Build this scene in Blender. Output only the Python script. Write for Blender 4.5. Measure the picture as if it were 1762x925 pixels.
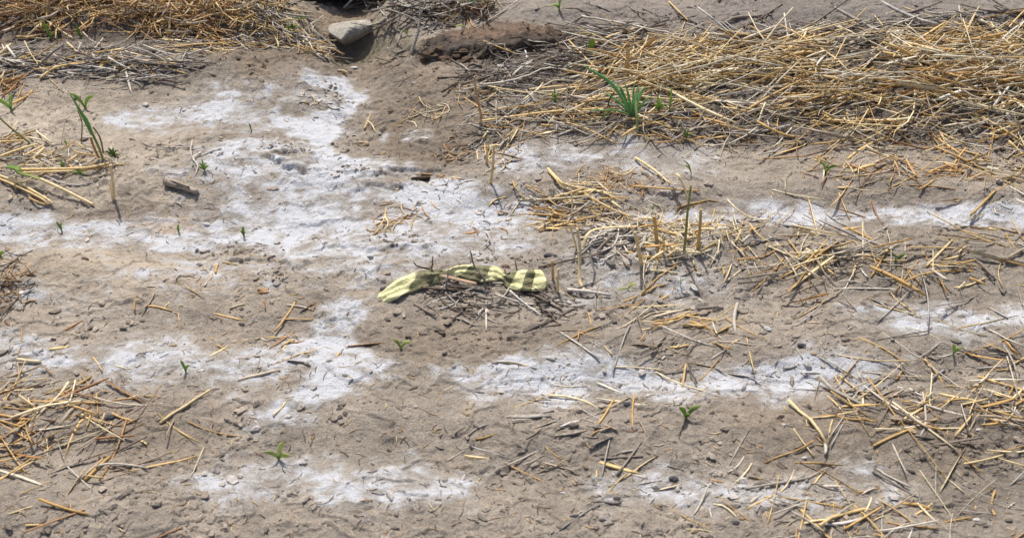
import bpy, math
import numpy as np

for o in list(bpy.data.objects):
    bpy.data.objects.remove(o, do_unlink=True)
scene = bpy.context.scene
COL = scene.collection
R = math.radians

# ------------------------------------------------------------------ camera
CAM_H, PITCH, FPX, PW, PH = 1.7, R(40.0), 1800.0, 1762.0, 925.0
U = 0.57                                # overall size of relief and litter
cam_d = bpy.data.cameras.new('camera')
cam = bpy.data.objects.new('camera', cam_d); COL.objects.link(cam)
cam.location = (0, 0, CAM_H)
cam.rotation_euler = (R(90) - PITCH, 0, 0)
cam_d.sensor_width = 36.0
cam_d.lens = 36.0 * FPX / PW
cam_d.clip_start, cam_d.clip_end = 0.05, 2000
cam_d.dof.use_dof = True
cam_d.dof.focus_distance = 2.95
cam_d.dof.aperture_fstop = 5.6
scene.camera = cam

# ------------------------------------------------------------------ sky, sun, exposure
SUN_EL, SUN_AZ = R(58), R(-14)          # azimuth from +Y towards +X
w = bpy.data.worlds.new('World'); scene.world = w; w.use_nodes = True
nt = w.node_tree
sky = nt.nodes.new('ShaderNodeTexSky'); sky.sky_type = 'NISHITA'
sky.sun_disc = False; sky.air_density = .7; sky.dust_density = 3.5; sky.ozone_density = .6; sky.sun_elevation = SUN_EL; sky.sun_rotation = SUN_AZ
bg = nt.nodes['Background']; bg.inputs['Strength'].default_value = 0.13
nt.links.new(sky.outputs[0], bg.inputs['Color'])
sun_d = bpy.data.lights.new('sun', 'SUN'); sun_d.energy = 4.0; sun_d.angle = R(0.5)
sun_d.color = (1.0, 0.96, 0.90)
sun = bpy.data.objects.new('sun', sun_d); COL.objects.link(sun)
sun.rotation_euler = (R(90) - SUN_EL, 0, math.pi - SUN_AZ)
sun.rotation_mode = 'XYZ'
from mathutils import Vector
sdir = Vector((math.sin(SUN_AZ) * math.cos(SUN_EL), math.cos(SUN_AZ) * math.cos(SUN_EL), math.sin(SUN_EL)))
sun.rotation_euler = (-sdir).to_track_quat('-Z', 'Y').to_euler()
sun.location = (0, 0, 10)
scene.view_settings.view_transform = 'Standard'
scene.view_settings.look = 'None'
scene.view_settings.exposure = 0.12
scene.view_settings.gamma = 1.0
scene.view_settings.use_curve_mapping = False

# ------------------------------------------------------------------ numeric helpers
rng = np.random.default_rng(11)

def lin(r, g, b):
    c = np.array([r, g, b], float) / 255.0
    return np.where(c <= 0.04045, c / 12.92, ((c + 0.055) / 1.055) ** 2.4)

_perm = np.random.default_rng(5).random((256, 256)) * 2 * math.pi
_gc, _gs = np.cos(_perm).ravel(), np.sin(_perm).ravel()
def gnoise(x, y, seed=0):
    x = x + seed * 17.31; y = y - seed * 9.73
    xi = np.floor(x).astype(np.int64); yi = np.floor(y).astype(np.int64)
    xf = x - xi; yf = y - yi
    u = xf * xf * xf * (xf * (xf * 6 - 15) + 10); v = yf * yf * yf * (yf * (yf * 6 - 15) + 10)
    def g(ix, iy, dx, dy):
        k = (((ix + 31 * seed) & 255) << 8) | ((iy + 57 * seed) & 255)
        return _gc[k] * dx + _gs[k] * dy
    n00 = g(xi, yi, xf, yf); n10 = g(xi + 1, yi, xf - 1, yf)
    n01 = g(xi, yi + 1, xf, yf - 1); n11 = g(xi + 1, yi + 1, xf - 1, yf - 1)
    return ((n00 * (1 - u) + n10 * u) * (1 - v) + (n01 * (1 - u) + n11 * u) * v) * 1.4

def fbm(x, y, freq, octs, seed=0, gain=0.5):
    freq = freq / U
    s = 0; a = 1.0
    for k in range(octs):
        s = s + a * gnoise(x * freq, y * freq, seed + k); a *= gain; freq *= 2.03
    return s

def sstep(a, b, v):
    t = np.clip((v - a) / (b - a), 0, 1); return t * t * (3 - 2 * t)

CP, SP = math.cos(PITCH), math.sin(PITCH)
def ray(px, py):
    u = (px - PW / 2) / FPX; v = (PH / 2 - py) / FPX
    return u, CP + v * SP, -SP + v * CP
def flat(px, py):                       # picture point to a spot on the level ground
    dx, dy, dz = ray(px, py); t = -CAM_H / dz
    return dx * t, dy * t

def poly_sd(P, X, Y):                   # signed distance, negative inside
    d = np.full(X.shape, 1e9); ins = np.zeros(X.shape, bool); n = len(P)
    for i in range(n):
        ax, ay = P[i]; bx, by = P[(i + 1) % n]
        ex, ey = bx - ax, by - ay
        t = np.clip(((X - ax) * ex + (Y - ay) * ey) / (ex * ex + ey * ey + 1e-12), 0, 1)
        d = np.minimum(d, np.hypot(X - ax - t * ex, Y - ay - t * ey))
        c = ((ay > Y) != (by > Y)) & (X < (bx - ax) * (Y - ay) / (by - ay + 1e-12) + ax)
        ins ^= c
    return np.where(ins, -d, d)

def line_d(P, X, Y):                    # distance to a polyline, and side (+1 left of travel)
    d = np.full(X.shape, 1e9); side = np.zeros(X.shape); par = np.zeros(X.shape)
    n = len(P) - 1
    for i in range(n):
        ax, ay = P[i]; bx, by = P[i + 1]
        ex, ey = bx - ax, by - ay
        t = np.clip(((X - ax) * ex + (Y - ay) * ey) / (ex * ex + ey * ey + 1e-12), 0, 1)
        dd = np.hypot(X - ax - t * ex, Y - ay - t * ey)
        s = np.sign(ex * (Y - ay) - ey * (X - ax))
        m = dd < d
        d = np.where(m, dd, d); side = np.where(m, s, side); par = np.where(m, (i + t) / n, par)
    return d, side, par

# ------------------------------------------------------------------ ground sheet: grid, relief, soil colours
def grade(lo, hi, step, far, n):        # fine between lo and hi, then growing steps out to far
    a = [lo]
    while a[-1] < hi: a.append(a[-1] + step(a[-1]))
    g = np.geomspace(step(hi) * 1.5, far, n)
    return np.array(a), g
xa, xg = grade(-1.98, 1.98, lambda v: 0.0033, 420, 30)
ya, yg = grade(1.08, 3.85, lambda v: 0.0015 * v + 0.0005, 700, 30)
gx = np.concatenate([(-1.98 - xg)[::-1], xa, xa[-1] + xg])
gy = np.concatenate([(1.08 - np.geomspace(0.006, 420, 24))[::-1], ya, ya[-1] + yg])
X, Y = np.meshgrid(gx, gy)
wx = fbm(X, Y, 3.0, 3, 3) * 0.032 + fbm(X, Y, 14.0, 3, 7) * 0.014      # wander for outlines
wy = fbm(X, Y, 3.0, 3, 23) * 0.032 + fbm(X, Y, 14.0, 3, 27) * 0.014
XW, YW = X + wx, Y + wy

def blob(pts, feather=0.05, warp=True):
    P = [tuple(at(*p)[:2]) for p in pts]; feather = feather * U
    A = np.array(P); m = feather * 3 + 0.1
    sel = (X > A[:, 0].min() - m) & (X < A[:, 0].max() + m) & (Y > A[:, 1].min() - m) & (Y < A[:, 1].max() + m)
    out = np.zeros(X.shape)
    xs, ys = (XW, YW) if warp else (X, Y)
    out[sel] = sstep(feather, -feather, poly_sd(P, xs[sel], ys[sel]))
    return out

def near_line(pts, width):
    P = [tuple(at(*p)[:2]) for p in pts]
    A = np.array(P); m = width * 4
    sel = (X > A[:, 0].min() - m) & (X < A[:, 0].max() + m) & (Y > A[:, 1].min() - m) & (Y < A[:, 1].max() + m)
    d, s, p = line_d(P, XW[sel], YW[sel])
    return sel, d, s, p

# relief
H = np.zeros(X.shape)
ny, nx = X.shape
def Hs(x, y):
    i = min(max(int(np.searchsorted(gx, x)) - 1, 0), nx - 2); j = min(max(int(np.searchsorted(gy, y)) - 1, 0), ny - 2)
    u = (x - gx[i]) / (gx[i + 1] - gx[i]); v = (y - gy[j]) / (gy[j + 1] - gy[j])
    return (H[j, i] * (1 - u) + H[j, i + 1] * u) * (1 - v) + (H[j + 1, i] * (1 - u) + H[j + 1, i + 1] * u) * v
def at(px, py, h=0.0):
    dx, dy, dz = ray(px, py); z = 0.0
    for _ in range(7):
        t = (z + h - CAM_H) / dz; z = .5 * z + .5 * Hs(dx * t, dy * t)
    t = (z + h - CAM_H) / dz
    return np.array([dx * t, dy * t, CAM_H + dz * t])
def key(y, ys, hs):
    order = np.argsort(ys); ys = np.array(ys)[order]; hs = np.array(hs)[order]
    i = np.clip(np.searchsorted(ys, y) - 1, 0, len(ys) - 2)
    t = np.clip((y - ys[i]) / (ys[i + 1] - ys[i]), 0, 1); t = t * t * (3 - 2 * t)
    return hs[i] * (1 - t) + hs[i + 1] * t
wob = fbm(X, Y, .8, 2, 71) * .06
row = lambda r_: flat(881, r_)[1]
def ridges(rows, hs): return key(Y + wob, [row(r_) for r_ in rows], [h_ * U for h_ in hs])
ridge_l = ridges([-60, 0, 40, 75, 115, 205, 300, 400, 480, 560, 640, 720, 800, 900, 1000], [.10, .10, .10, .02, .06, .0, .055, .0, .045, .0, .03, .04, .0, .035, .0])
ridge_r = ridges([-60, 0, 50, 80, 110, 180, 262, 335, 375, 440, 520, 600, 650, 740, 830, 920, 1000], [.14, .14, .12, .07, .09, .08, .012, .04, .0, .04, .01, .03, .0, .035, .0, .03, .0])
mixlr = sstep(-.5, .14, X + .10 * (Y - 2.4) + fbm(X, Y, 1.2, 2, 81) * .08)
H += ridge_l * (1 - mixlr) + ridge_r * mixlr
H *= sstep(.5, 1.0, Y)
def channel(pts, wid, d0, d1):
    global H
    wid = wid * U; d0 *= U; d1 *= U
    sel, d, s, p = near_line(pts, wid)
    H[sel] -= (d0 + (d1 - d0) * p) * np.exp(-(d / wid) ** 2)
channel([(600,-20),(604,60),(606,105),(640,150),(690,215),(694,300)], .24, .16, .035)
channel([(606,105),(585,170),(552,250),(525,330),(478,425),(360,440)], .30, .03, .025)
channel([(694,300),(740,345),(820,360),(920,380)], .2, .02, .01)
def step_at(pts, amp, fall, soft=.006):      # raised on the left side of travel, fading away
    global H
    amp *= U; fall *= U; soft *= U
    sel, d, s, p = near_line(pts, fall)
    sd = d * s
    fade = np.minimum(np.minimum(p, 1 - p) * 6, 1)
    H[sel] += amp * fade * sstep(-soft, soft, sd) * np.exp(-d / fall)
step_at([(715,98),(740,104),(790,101),(838,101),(880,92),(935,84),(990,70)], .06, .30, .03)
step_at([(690,60),(715,98)], .04, .25, .03)
step_at([(440,270),(462,272),(480,284),(500,292),(520,300)], .028, .12)
step_at([(455,262),(490,262),(512,254)], .02, .1)
step_at([(570,345),(600,330),(640,318),(680,322),(720,330)], .018, .12)
step_at([(640,290),(700,293),(735,298),(760,296)], .022, .1)
step_at([(585,300),(620,302),(650,300),(676,304)], .016, .08)
step_at([(500,395),(540,385),(590,380),(640,372)], .014, .09)
step_at([(520,440),(580,425),(640,432),(700,428),(760,430)], .014, .09)
step_at([(350,390),(372,372),(385,355),(380,330)], -.014, .08)
step_at([(620,245),(660,225),(672,205)], .02, .08)
step_at([(380,460),(440,450),(490,455),(520,470)], .018, .09)
step_at([(-20,345),(60,358),(120,362),(220,365),(300,360)], .012, .12, .03)
step_at([(-20,432),(100,425),(220,432),(330,440),(420,432)], -.016, .1)
step_at([(560,655),(640,640),(720,650),(800,640)], .010, .1, .022)
step_at([(300,700),(420,690),(500,705),(600,690)], .010, .1, .022)
step_at([(900,720),(1040,700),(1180,712),(1330,700)], .010, .1, .022)
step_at([(1250,500),(1330,480),(1460,490),(1560,480)], .010, .1, .022)
step_at([(1100,800),(1250,780),(1400,790)], .010, .1, .022)

# salt crust (where it lies)
salt = np.zeros(X.shape)
SALT = [
 (0.80, .06, [(186,203),(205,193),(240,188),(300,192),(330,183),(350,175),(374,166),(362,147),(385,142),(412,152),(434,162),(452,180),(464,195),(452,205),(470,212),(440,216),(412,208),(396,222),(350,224),(330,214),(290,213),(240,219),(200,216)]),
 (1.00, .05, [(436,190),(462,196),(490,186),(515,192),(540,188),(575,184),(590,172),(586,164),(560,160),(540,152),(512,150),(515,132),(545,129),(589,130),(607,157),(636,166),(625,190),(600,216),(576,250),(560,258),(545,250),(520,241),(497,236),(488,215),(465,206),(436,200)]),
 (0.55, .05, [(452,172),(470,160),(494,158),(498,166),(475,178),(458,184)]),
 (0.95, .05, [(548,248),(578,250),(590,268),(620,272),(664,272),(668,282),(630,290),(600,300),(592,325),(585,350),(568,380),(548,398),(520,412),(500,445),(478,442),(462,424),(480,395),(476,372),(500,345),(515,330),(522,290),(522,268)]),
 (0.74, .07, [(345,270),(372,254),(400,240),(450,236),(500,243),(520,262),(470,262),(448,268),(470,285),(518,302),(522,330),(500,350),(480,380),(470,424),(430,420),(390,428),(362,410),(368,380),(368,340),(372,312),(350,302),(300,305),(250,298),(255,288),(320,285)]),
 (0.86, .05, [(-60,362),(40,362),(75,370),(80,379),(130,378),(200,379),(228,392),(262,397),(290,387),(330,384),(372,372),(420,380),(480,390),(475,428),(440,422),(390,430),(300,433),(200,426),(150,415),(80,421),(-60,428)]),
 (0.80, .06, [(575,292),(640,286),(672,306),(676,318),(640,318),(600,322),(585,335)]),
 (0.90, .05, [(676,330),(690,318),(708,318),(720,306),(770,302),(800,306),(830,315),(870,326),(900,345),(930,352),(935,380),(900,398),(850,392),(800,386),(760,382),(735,372),(700,362),(668,352),(662,340)]),
 (0.70, .10, [(540,355),(620,350),(690,372),(760,385),(880,400),(925,395),(930,425),(860,445),(800,450),(740,462),(690,470),(640,476),(590,460),(540,440),(510,425),(545,400)]),
 (0.66, .06, [(590,392),(650,385),(700,400),(720,418),(680,424),(620,428),(580,415)]),
 (0.72, .07, [(690,438),(740,420),(800,414),(820,425),(790,440),(740,452),(700,470),(660,480),(640,470)]),
 (0.72, .06, [(855,275),(862,260),(900,256),(945,268),(990,258),(1060,252),(1098,258),(1090,270),(1040,275),(990,285),(960,292),(900,297),(860,298)]),
 (0.72, .05, [(1100,372),(1145,360),(1175,352),(1290,350),(1290,388),(1180,388),(1120,386)]),
 (0.55, .08, [(193,488),(215,470),(275,462),(300,470),(275,482),(235,492)]),
 (0.60, .08, [(30,505),(45,488),(80,482),(86,505),(70,520),(35,525)]),
 (0.66, .05, [(702,238),(705,226),(735,224),(752,230),(745,240),(715,243)]),
 (0.55, .05, [(640,240),(660,228),(672,236),(660,248)]),
 (0.55, .06, [(520,440),(570,450),(600,470),(560,500),(510,490),(495,460)]),
 # the ground beyond the photograph's edges goes on in the same bands
 (0.85, .06, [(1290,345),(1420,352),(1560,340),(1700,348),(1830,340),(1830,392),(1700,398),(1540,388),(1400,394),(1290,388)]),
 (0.75, .08, [(120,610),(260,585),(420,600),(520,580),(640,590),(700,620),(640,660),(520,650),(420,680),(300,660),(180,665)]),
 (0.90, .06, [(520,580),(560,520),(600,505),(650,500),(640,530),(620,560),(640,600),(590,660),(540,720),(470,760),(430,740),(490,680),(520,640)]),
 (0.72, .08, [(-80,560),(60,570),(160,600),(140,640),(20,640),(-80,620)]),
 (0.82, .07, [(760,640),(900,600),(1060,610),(1180,640),(1300,630),(1440,600),(1560,615),(1500,660),(1340,690),(1180,700),(1020,680),(860,690),(780,680)]),
 (0.70, .08, [(1440,540),(1560,520),(1700,530),(1820,520),(1820,570),(1700,590),(1560,580)]),
 (0.70, .08, [(300,820),(460,790),(600,810),(720,790),(840,820),(800,870),(660,880),(500,860),(380,880)]),
 (0.62, .08, [(1000,820),(1160,800),(1320,830),(1480,810),(1560,850),(1400,890),(1200,880),(1060,890)]),
]
for s, f, p in SALT:
    salt = np.maximum(salt, s * blob(p, f))
SOILHOLE = [
 (0.9, .03, [(652,262),(668,258),(700,252),(722,258),(712,280),(700,300),(712,312),(690,322),(668,320),(660,312),(690,300),(684,284),(664,276)]),
 (0.45, .04, [(575,325),(600,318),(640,312),(690,322),(700,330),(660,340),(655,352),(610,356),(572,352),(566,340)]),
 (0.8, .03, [(450,268),(470,264),(520,268),(518,290),(514,300),(490,292),(468,282)]),
 (0.7, .03, [(411,210),(450,206),(485,214),(492,232),(470,238),(430,238),(408,228)]),
 (0.8, .03, [(513,168),(540,162),(580,164),(588,176),(570,186),(535,190),(510,182)]),
 (0.9, .03, [(229,392),(250,376),(285,368),(316,370),(322,380),(300,388),(262,398)]),
 (0.6, .03, [(355,210),(395,214),(420,224),(400,232),(370,226)]),
 (0.35, .03, [(640,370),(670,355),(720,362),(735,385),(690,398),(650,396)]),
 (0.35, .04, [(420,330),(470,325),(490,345),(470,362),(430,365),(415,350)]),
 (0.5, .03, [(405,400),(425,392),(440,402),(425,412),(408,410)]),
]
for s, f, p in SOILHOLE:
    salt *= 1 - s * blob(p, f)
for s, f, p in [(.58, .14, [(330,262),(400,236),(520,240),(600,262),(680,270),(760,300),(900,330),(945,360),(940,420),(860,452),(720,476),(600,488),(500,470),(420,440),(200,440),(-60,432),(-60,362),(240,372),(350,330)]),
                (.40, .12, [(180,215),(200,186),(330,176),(360,138),(440,150),(520,128),(600,126),(645,165),(610,225),(580,262),(480,245),(400,232)]),
                (.38, .12, [(850,300),(850,255),(960,255),(1100,245),(1120,280),(980,300)]), (.36, .14, [(960,400),(1240,370),(1240,520),(960,520)]), (.42, .16, [(300,445),(480,430),(660,470),(660,510),(480,512),(280,505)]), (.46, .10, [(850,252),(1000,246),(1230,250),(1230,302),(1000,302),(860,302)]), (.44, .12, [(1030,335),(1230,335),(1230,390),(1090,384)]), (.42, .2, [(30,520),(60,470),(300,455),(340,500),(300,540)])]:
    salt = np.maximum(salt, s * blob(p, f))
brk = fbm(X, Y, 5.0, 4, 41, .6)
fine = fbm(X * .75, Y, 22.0, 4, 51, .62)
streak = fbm(X * .55 + .35 * Y, Y * 1.5 - .2 * X, 9.0, 3, 55, .6)
on = sstep(.0, .12, salt)
salt = salt * 1.0 + on * .10 + on * (0.30 * brk + 0.22 * fine + .30 * streak)
salt += 0.10 * fbm(X, Y, 1.3, 2, 61) + .05 * fine

ss = sstep(.35, .6, salt)
rough = np.clip(.42 + .35 * fbm(X, Y, 1.6, 3, 301), .15, .9)
ROUGH = [
 (1.0, .15, [(-80,60),(330,75),(520,90),(560,130),(350,140),(-80,140)]),
 (1.1, .05, [(714,100),(740,76),(790,70),(860,78),(940,66),(990,70),(930,92),(850,102),(780,107)]),
 (1.0, .12, [(700,60),(960,40),(1250,20),(1800,20),(1800,150),(900,150),(790,120),(720,110)]),
 (.9, .10, [(800,110),(1200,90),(1800,90),(1800,300),(1200,260),(1000,240),(850,250),(800,180)]),
 (.9, .10, [(-80,240),(220,255),(300,300),(220,350),(-80,345)]),
 (.85, .08, [(640,120),(760,110),(800,180),(760,200),(660,190)]),
 (.8, .08, [(580,200),(640,180),(760,190),(830,230),(840,290),(760,290),(690,260),(620,270),(580,240)]),
 (.8, .08, [(850,320),(1000,300),(1200,300),(1200,350),(1000,400),(900,350)]),
 (.9, .10, [(850,460),(1000,420),(1300,400),(1500,440),(1300,540),(900,560)]),
 (.8, .08, [(420,455),(500,445),(530,480),(480,505),(400,490)]),
 (.9, .10, [(-80,440),(60,450),(80,520),(-80,530)]),
]
for s, f, p in ROUGH:
    rough = np.maximum(rough, s * blob(p, f))
H += .012 * fbm(X, Y, 1.7, 2, 91)
r1 = fbm(X, Y, 7.0, 3, 101)
H += .0042 * r1 * (.4 + rough)
r2 = fbm(X, Y, 26.0, 3, 111)
H += (.0019 * r2 + .0026 * np.maximum(r2, .15)) * (.18 + 1.4 * rough) * (1 - .65 * ss)
r3 = np.abs(fbm(X, Y, 60.0, 2, 121))
H += .0024 * r3 * (.2 + rough) * (1 - .6 * ss)
clodn = np.maximum(fbm(X, Y, 13.0, 2, 131) - .25, 0)
H += .024 * clodn * np.maximum(rough - .6, 0) * 2
H += .0015 * ss                                                   # the crust stands a little proud
# small washed edges: low terraces with an abrupt lip, here and there
for lev, sd_, fq in ((.08, 201, 3.2), (-.22, 211, 4.0), (.3, 221, 5.5), (.0, 231, 7.0)):
    tr = fbm(X * .7, Y * 1.25, fq, 3, sd_) - lev
    on = np.clip(fbm(X, Y, 2.2, 2, sd_ + 5) * 2.2 + .25, 0, 1)
    H += .0052 * on * sstep(-.008, .012, tr) * np.exp(-np.abs(tr) * 3.5)
cr = np.abs(fbm(X, Y, 6.0, 2, 141))
H -= .0035 * sstep(.05, .0, cr) * sstep(.2, .5, salt) * (fbm(X, Y, 1.5, 1, 151) > 0)
# bank rising behind the hollow, well out of the way of the alcove
alc = sstep(-.92, -.84, X) * sstep(-.30, -.38, X)
H += .4 * sstep(3.62, 4.2, Y) * (1 - alc) * sstep(60, 20, np.abs(X))
H -= .03 * sstep(3.4, 3.7, Y) * alc * sstep(6, 5.5, Y)

# soil colours (stains and kinds of soil, with some shade painted in)
soil = np.empty(X.shape + (3,))
soil[:] = lin(160, 146, 128)
def tint(c, k, f, p):
    global soil
    b = (k * blob(p, f) * (1 + .35 * brk)).clip(0, 1)[..., None]
    soil = soil * (1 - b) + lin(*c) * b
tint((178,162,140), .8, .12, [(-90,135),(330,140),(420,170),(380,230),(300,260),(330,330),(200,360),(-90,360)])
tint((142,122,97), .85, .15, [(330,80),(480,60),(640,80),(760,110),(850,150),(860,240),(760,290),(690,300),(640,260),(640,150),(560,120),(420,140)])
tint((152,130,98), .9, .12, [(470,8),(640,10),(660,45),(620,90),(560,75),(490,40)])
tint((52,42,34), .95, .05, [(500,-8),(520,0),(560,7),(640,8),(690,2),(700,-60),(480,-60)])  # near-black tint paints the hollow's shade into the soil
tint((132,120,92), .8, .10, [(570,80),(600,66),(680,60),(725,62),(730,85),(660,95),(625,118),(575,120),(548,100)])
tint((140,130,122), .8, .15, [(860,0),(1200,0),(1800,-20),(1800,60),(1200,52),(1000,40),(900,30)])
tint((118,104,90), .8, .12, [(-90,84),(330,84),(350,120),(330,140),(-90,140)])
tint((92,80,68), .85, .10, [(-90,20),(300,30),(420,50),(540,98),(400,88),(250,80),(-90,66)])
tint((108,94,80), .8, .12, [(790,110),(900,90),(1010,70),(1200,60),(1800,60),(1800,260),(1100,240),(980,170),(860,160)])
tint((140,124,106), .55, .06, [(40,170),(120,162),(240,160),(320,166),(240,180),(110,182)])  # darker streak: a small ridge's shadow painted into the soil
tint((142,122,100), .7, .06, [(80,370),(150,350),(280,345),(330,352),(260,372),(160,380)])
tint((198,168,132), 1.0, .03, [(229,392),(250,376),(285,368),(316,370),(330,380),(355,384),(340,390),(300,388),(262,398)])
tint((184,164,136), .8, .15, [(-90,425),(200,428),(420,432),(480,450),(700,470),(660,520),(-90,530)])
tint((164,154,142), .7, .10, [(850,250),(1230,248),(1230,310),(1000,300),(860,305)])
tint((158,148,136), .7, .12, [(930,420),(1300,400),(1300,520),(900,520)])
tint((150,128,102), .7, .04, [(656,262),(716,254),(712,315),(668,322),(690,300)])
tint((150,134,112), .7, .10, [(520,350),(690,330),(730,390),(700,440),(560,440)])
tint((120,112,98), .7, .04, [(540,134),(575,132),(590,150),(575,165),(548,160)])
for p in ([(600,560),(800,540),(1000,570),(900,620),(700,630)], [(1200,700),(1500,690),(1760,720),(1700,800),(1300,780)],
          [(100,700),(300,690),(380,760),(200,800)]):
    tint((142,124,102), .7, .12, p)
tint((84,67,52), 1.0, .05, [(708,102),(728,80),(770,58),(830,42),(920,40),(990,52),(1010,70),(940,92),(860,103),(790,110)])
tint((132,104,80), .85, .05, [(770,62),(800,44),(860,34),(920,40),(945,50),(890,57),(830,70),(790,74)])
soil *= (1 + .17 * brk + .17 * fbm(X, Y, .9, 3, 161))[..., None]
lum = soil.mean(-1, keepdims=True)
soil = soil * .66 + lum * np.array([1.06, 1.0, .93]) * .34
soil = soil.clip(.02, .8)

wet = np.zeros(X.shape)
for k_, f_, p_ in [(1.0, .08, [(560,75),(600,62),(690,58),(722,66),(715,90),(650,98),(625,122),(575,124),(548,104)]),
                   (.75, .06, [(716,102),(740,78),(790,66),(860,72),(940,64),(960,76),(900,92),(830,102)]),
                   (.55, .10, [(640,120),(720,112),(780,140),(830,190),(830,270),(760,285),(712,262),(700,300),(690,320),(665,318),(690,290),(640,255),(650,180)])]:
    wet = np.maximum(wet, k_ * blob(p_, f_))
wet = np.clip(wet * (1 + .5 * brk), 0, 1)
soil *= (1 - .22 * wet)[..., None]
# the sheet itself
ny, nx = X.shape
co = np.stack([X, Y, H], -1).reshape(-1, 3)
idx = np.arange(nx * ny).reshape(ny, nx)
quads = np.stack([idx[:-1, :-1], idx[:-1, 1:], idx[1:, 1:], idx[1:, :-1]], -1).reshape(-1, 4)
me = bpy.data.meshes.new('ground')
me.vertices.add(len(co)); me.vertices.foreach_set('co', co.astype(np.float32).ravel())
me.loops.add(quads.size); me.loops.foreach_set('vertex_index', quads.astype(np.int32).ravel())
me.polygons.add(len(quads)); me.polygons.foreach_set('loop_start', np.arange(0, quads.size, 4, dtype=np.int32))
me.polygons.foreach_set('use_smooth', np.ones(len(quads), bool))
me.update()
a = me.attributes.new('salt', 'FLOAT', 'POINT'); a.data.foreach_set('value', salt.astype(np.float32).ravel())
a = me.attributes.new('wet', 'FLOAT', 'POINT'); a.data.foreach_set('value', wet.astype(np.float32).ravel())
a = me.attributes.new('rough', 'FLOAT', 'POINT'); a.data.foreach_set('value', rough.astype(np.float32).ravel())
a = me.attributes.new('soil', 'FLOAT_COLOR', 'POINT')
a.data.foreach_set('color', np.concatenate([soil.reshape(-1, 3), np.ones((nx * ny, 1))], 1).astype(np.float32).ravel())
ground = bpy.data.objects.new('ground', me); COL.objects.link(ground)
ground['kind'] = 'structure'

def over(px, py, y):                    # point seen at (px, py) standing at ground distance y
    dx, dy, dz = ray(px, py); t = y / dy
    return np.array([dx * t, y, CAM_H + dz * t])

# ------------------------------------------------------------------ materials
def newmat(name):
    m = bpy.data.materials.new(name); m.use_nodes = True
    return m, m.node_tree.nodes, m.node_tree.links, m.node_tree.nodes['Principled BSDF']
def N(nodes, t, **k):
    n = nodes.new(t)
    for a_, v_ in k.items(): setattr(n, a_, v_)
    return n
def noise(nodes, links, vec, scale, detail=4, rough=.55, dist=0.0):
    n = nodes.new('ShaderNodeTexNoise'); n.inputs['Scale'].default_value = scale
    n.inputs['Detail'].default_value = detail; n.inputs['Roughness'].default_value = rough
    n.inputs['Distortion'].default_value = dist
    links.new(vec, n.inputs['Vector']); return n.outputs['Fac']
def mth(nodes, links, op, a_, b_=None, c_=None, clamp=False):
    n = nodes.new('ShaderNodeMath'); n.operation = op; n.use_clamp = clamp
    for i, v in enumerate((a_, b_, c_)):
        if v is None: continue
        if isinstance(v, (int, float)): n.inputs[i].default_value = v
        else: links.new(v, n.inputs[i])
    return n.outputs[0]
def mapr(nodes, links, v, a0, a1, b0, b1, smooth=True):
    n = nodes.new('ShaderNodeMapRange'); n.interpolation_type = 'SMOOTHSTEP' if smooth else 'LINEAR'
    links.new(v, n.inputs['Value'])
    for k, val in zip(('From Min', 'From Max', 'To Min', 'To Max'), (a0, a1, b0, b1)): n.inputs[k].default_value = val
    return n.outputs['Result']
def mixc(nodes, links, f, a_, b_, mode='MIX'):
    n = nodes.new('ShaderNodeMix'); n.data_type = 'RGBA'; n.blend_type = mode
    for sock, v in ((n.inputs[0], f), (n.inputs[6], a_), (n.inputs[7], b_)):
        if isinstance(v, (int, float)): sock.default_value = v
        elif isinstance(v, (tuple, list, np.ndarray)): sock.default_value = tuple(v) + (1.0,)
        else: links.new(v, sock)
    return n.outputs[2]

gm, n, l, bs = newmat('soil_and_salt')
pos = N(n, 'ShaderNodeNewGeometry').outputs['Position']
A_ = lambda nm, o: (lambda q: (setattr(q, 'attribute_name', nm), q.outputs[o])[1])(n.new('ShaderNodeAttribute'))
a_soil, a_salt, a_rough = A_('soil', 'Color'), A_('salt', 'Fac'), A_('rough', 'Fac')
n_mid, n_fine, n_grit = noise(n, l, pos, 52, 6, .62), noise(n, l, pos, 210, 5, .65), noise(n, l, pos, 560, 3, .6)
s1 = mth(n, l, 'MULTIPLY_ADD', mth(n, l, 'SUBTRACT', n_mid, .5), .6, a_salt)
s2 = mth(n, l, 'MULTIPLY_ADD', mth(n, l, 'SUBTRACT', n_fine, .5), .7, s1)
sf = mapr(n, l, s2, .10, 1.12, 0, .95)
thick = mapr(n, l, s2, .5, 1.1, 0, 1)
scol = mixc(n, l, thick, lin(178, 175, 171), lin(203, 205, 209))
k1 = mapr(n, l, n_fine, .3, .7, .74, 1.22, False)
k2 = mapr(n, l, n_mid, .3, .7, .82, 1.16, False)
kk = mth(n, l, 'MULTIPLY', k1, k2)
vm = n.new('ShaderNodeVectorMath'); vm.operation = 'SCALE'; l.new(a_soil, vm.inputs[0]); l.new(kk, vm.inputs['Scale'])
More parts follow.
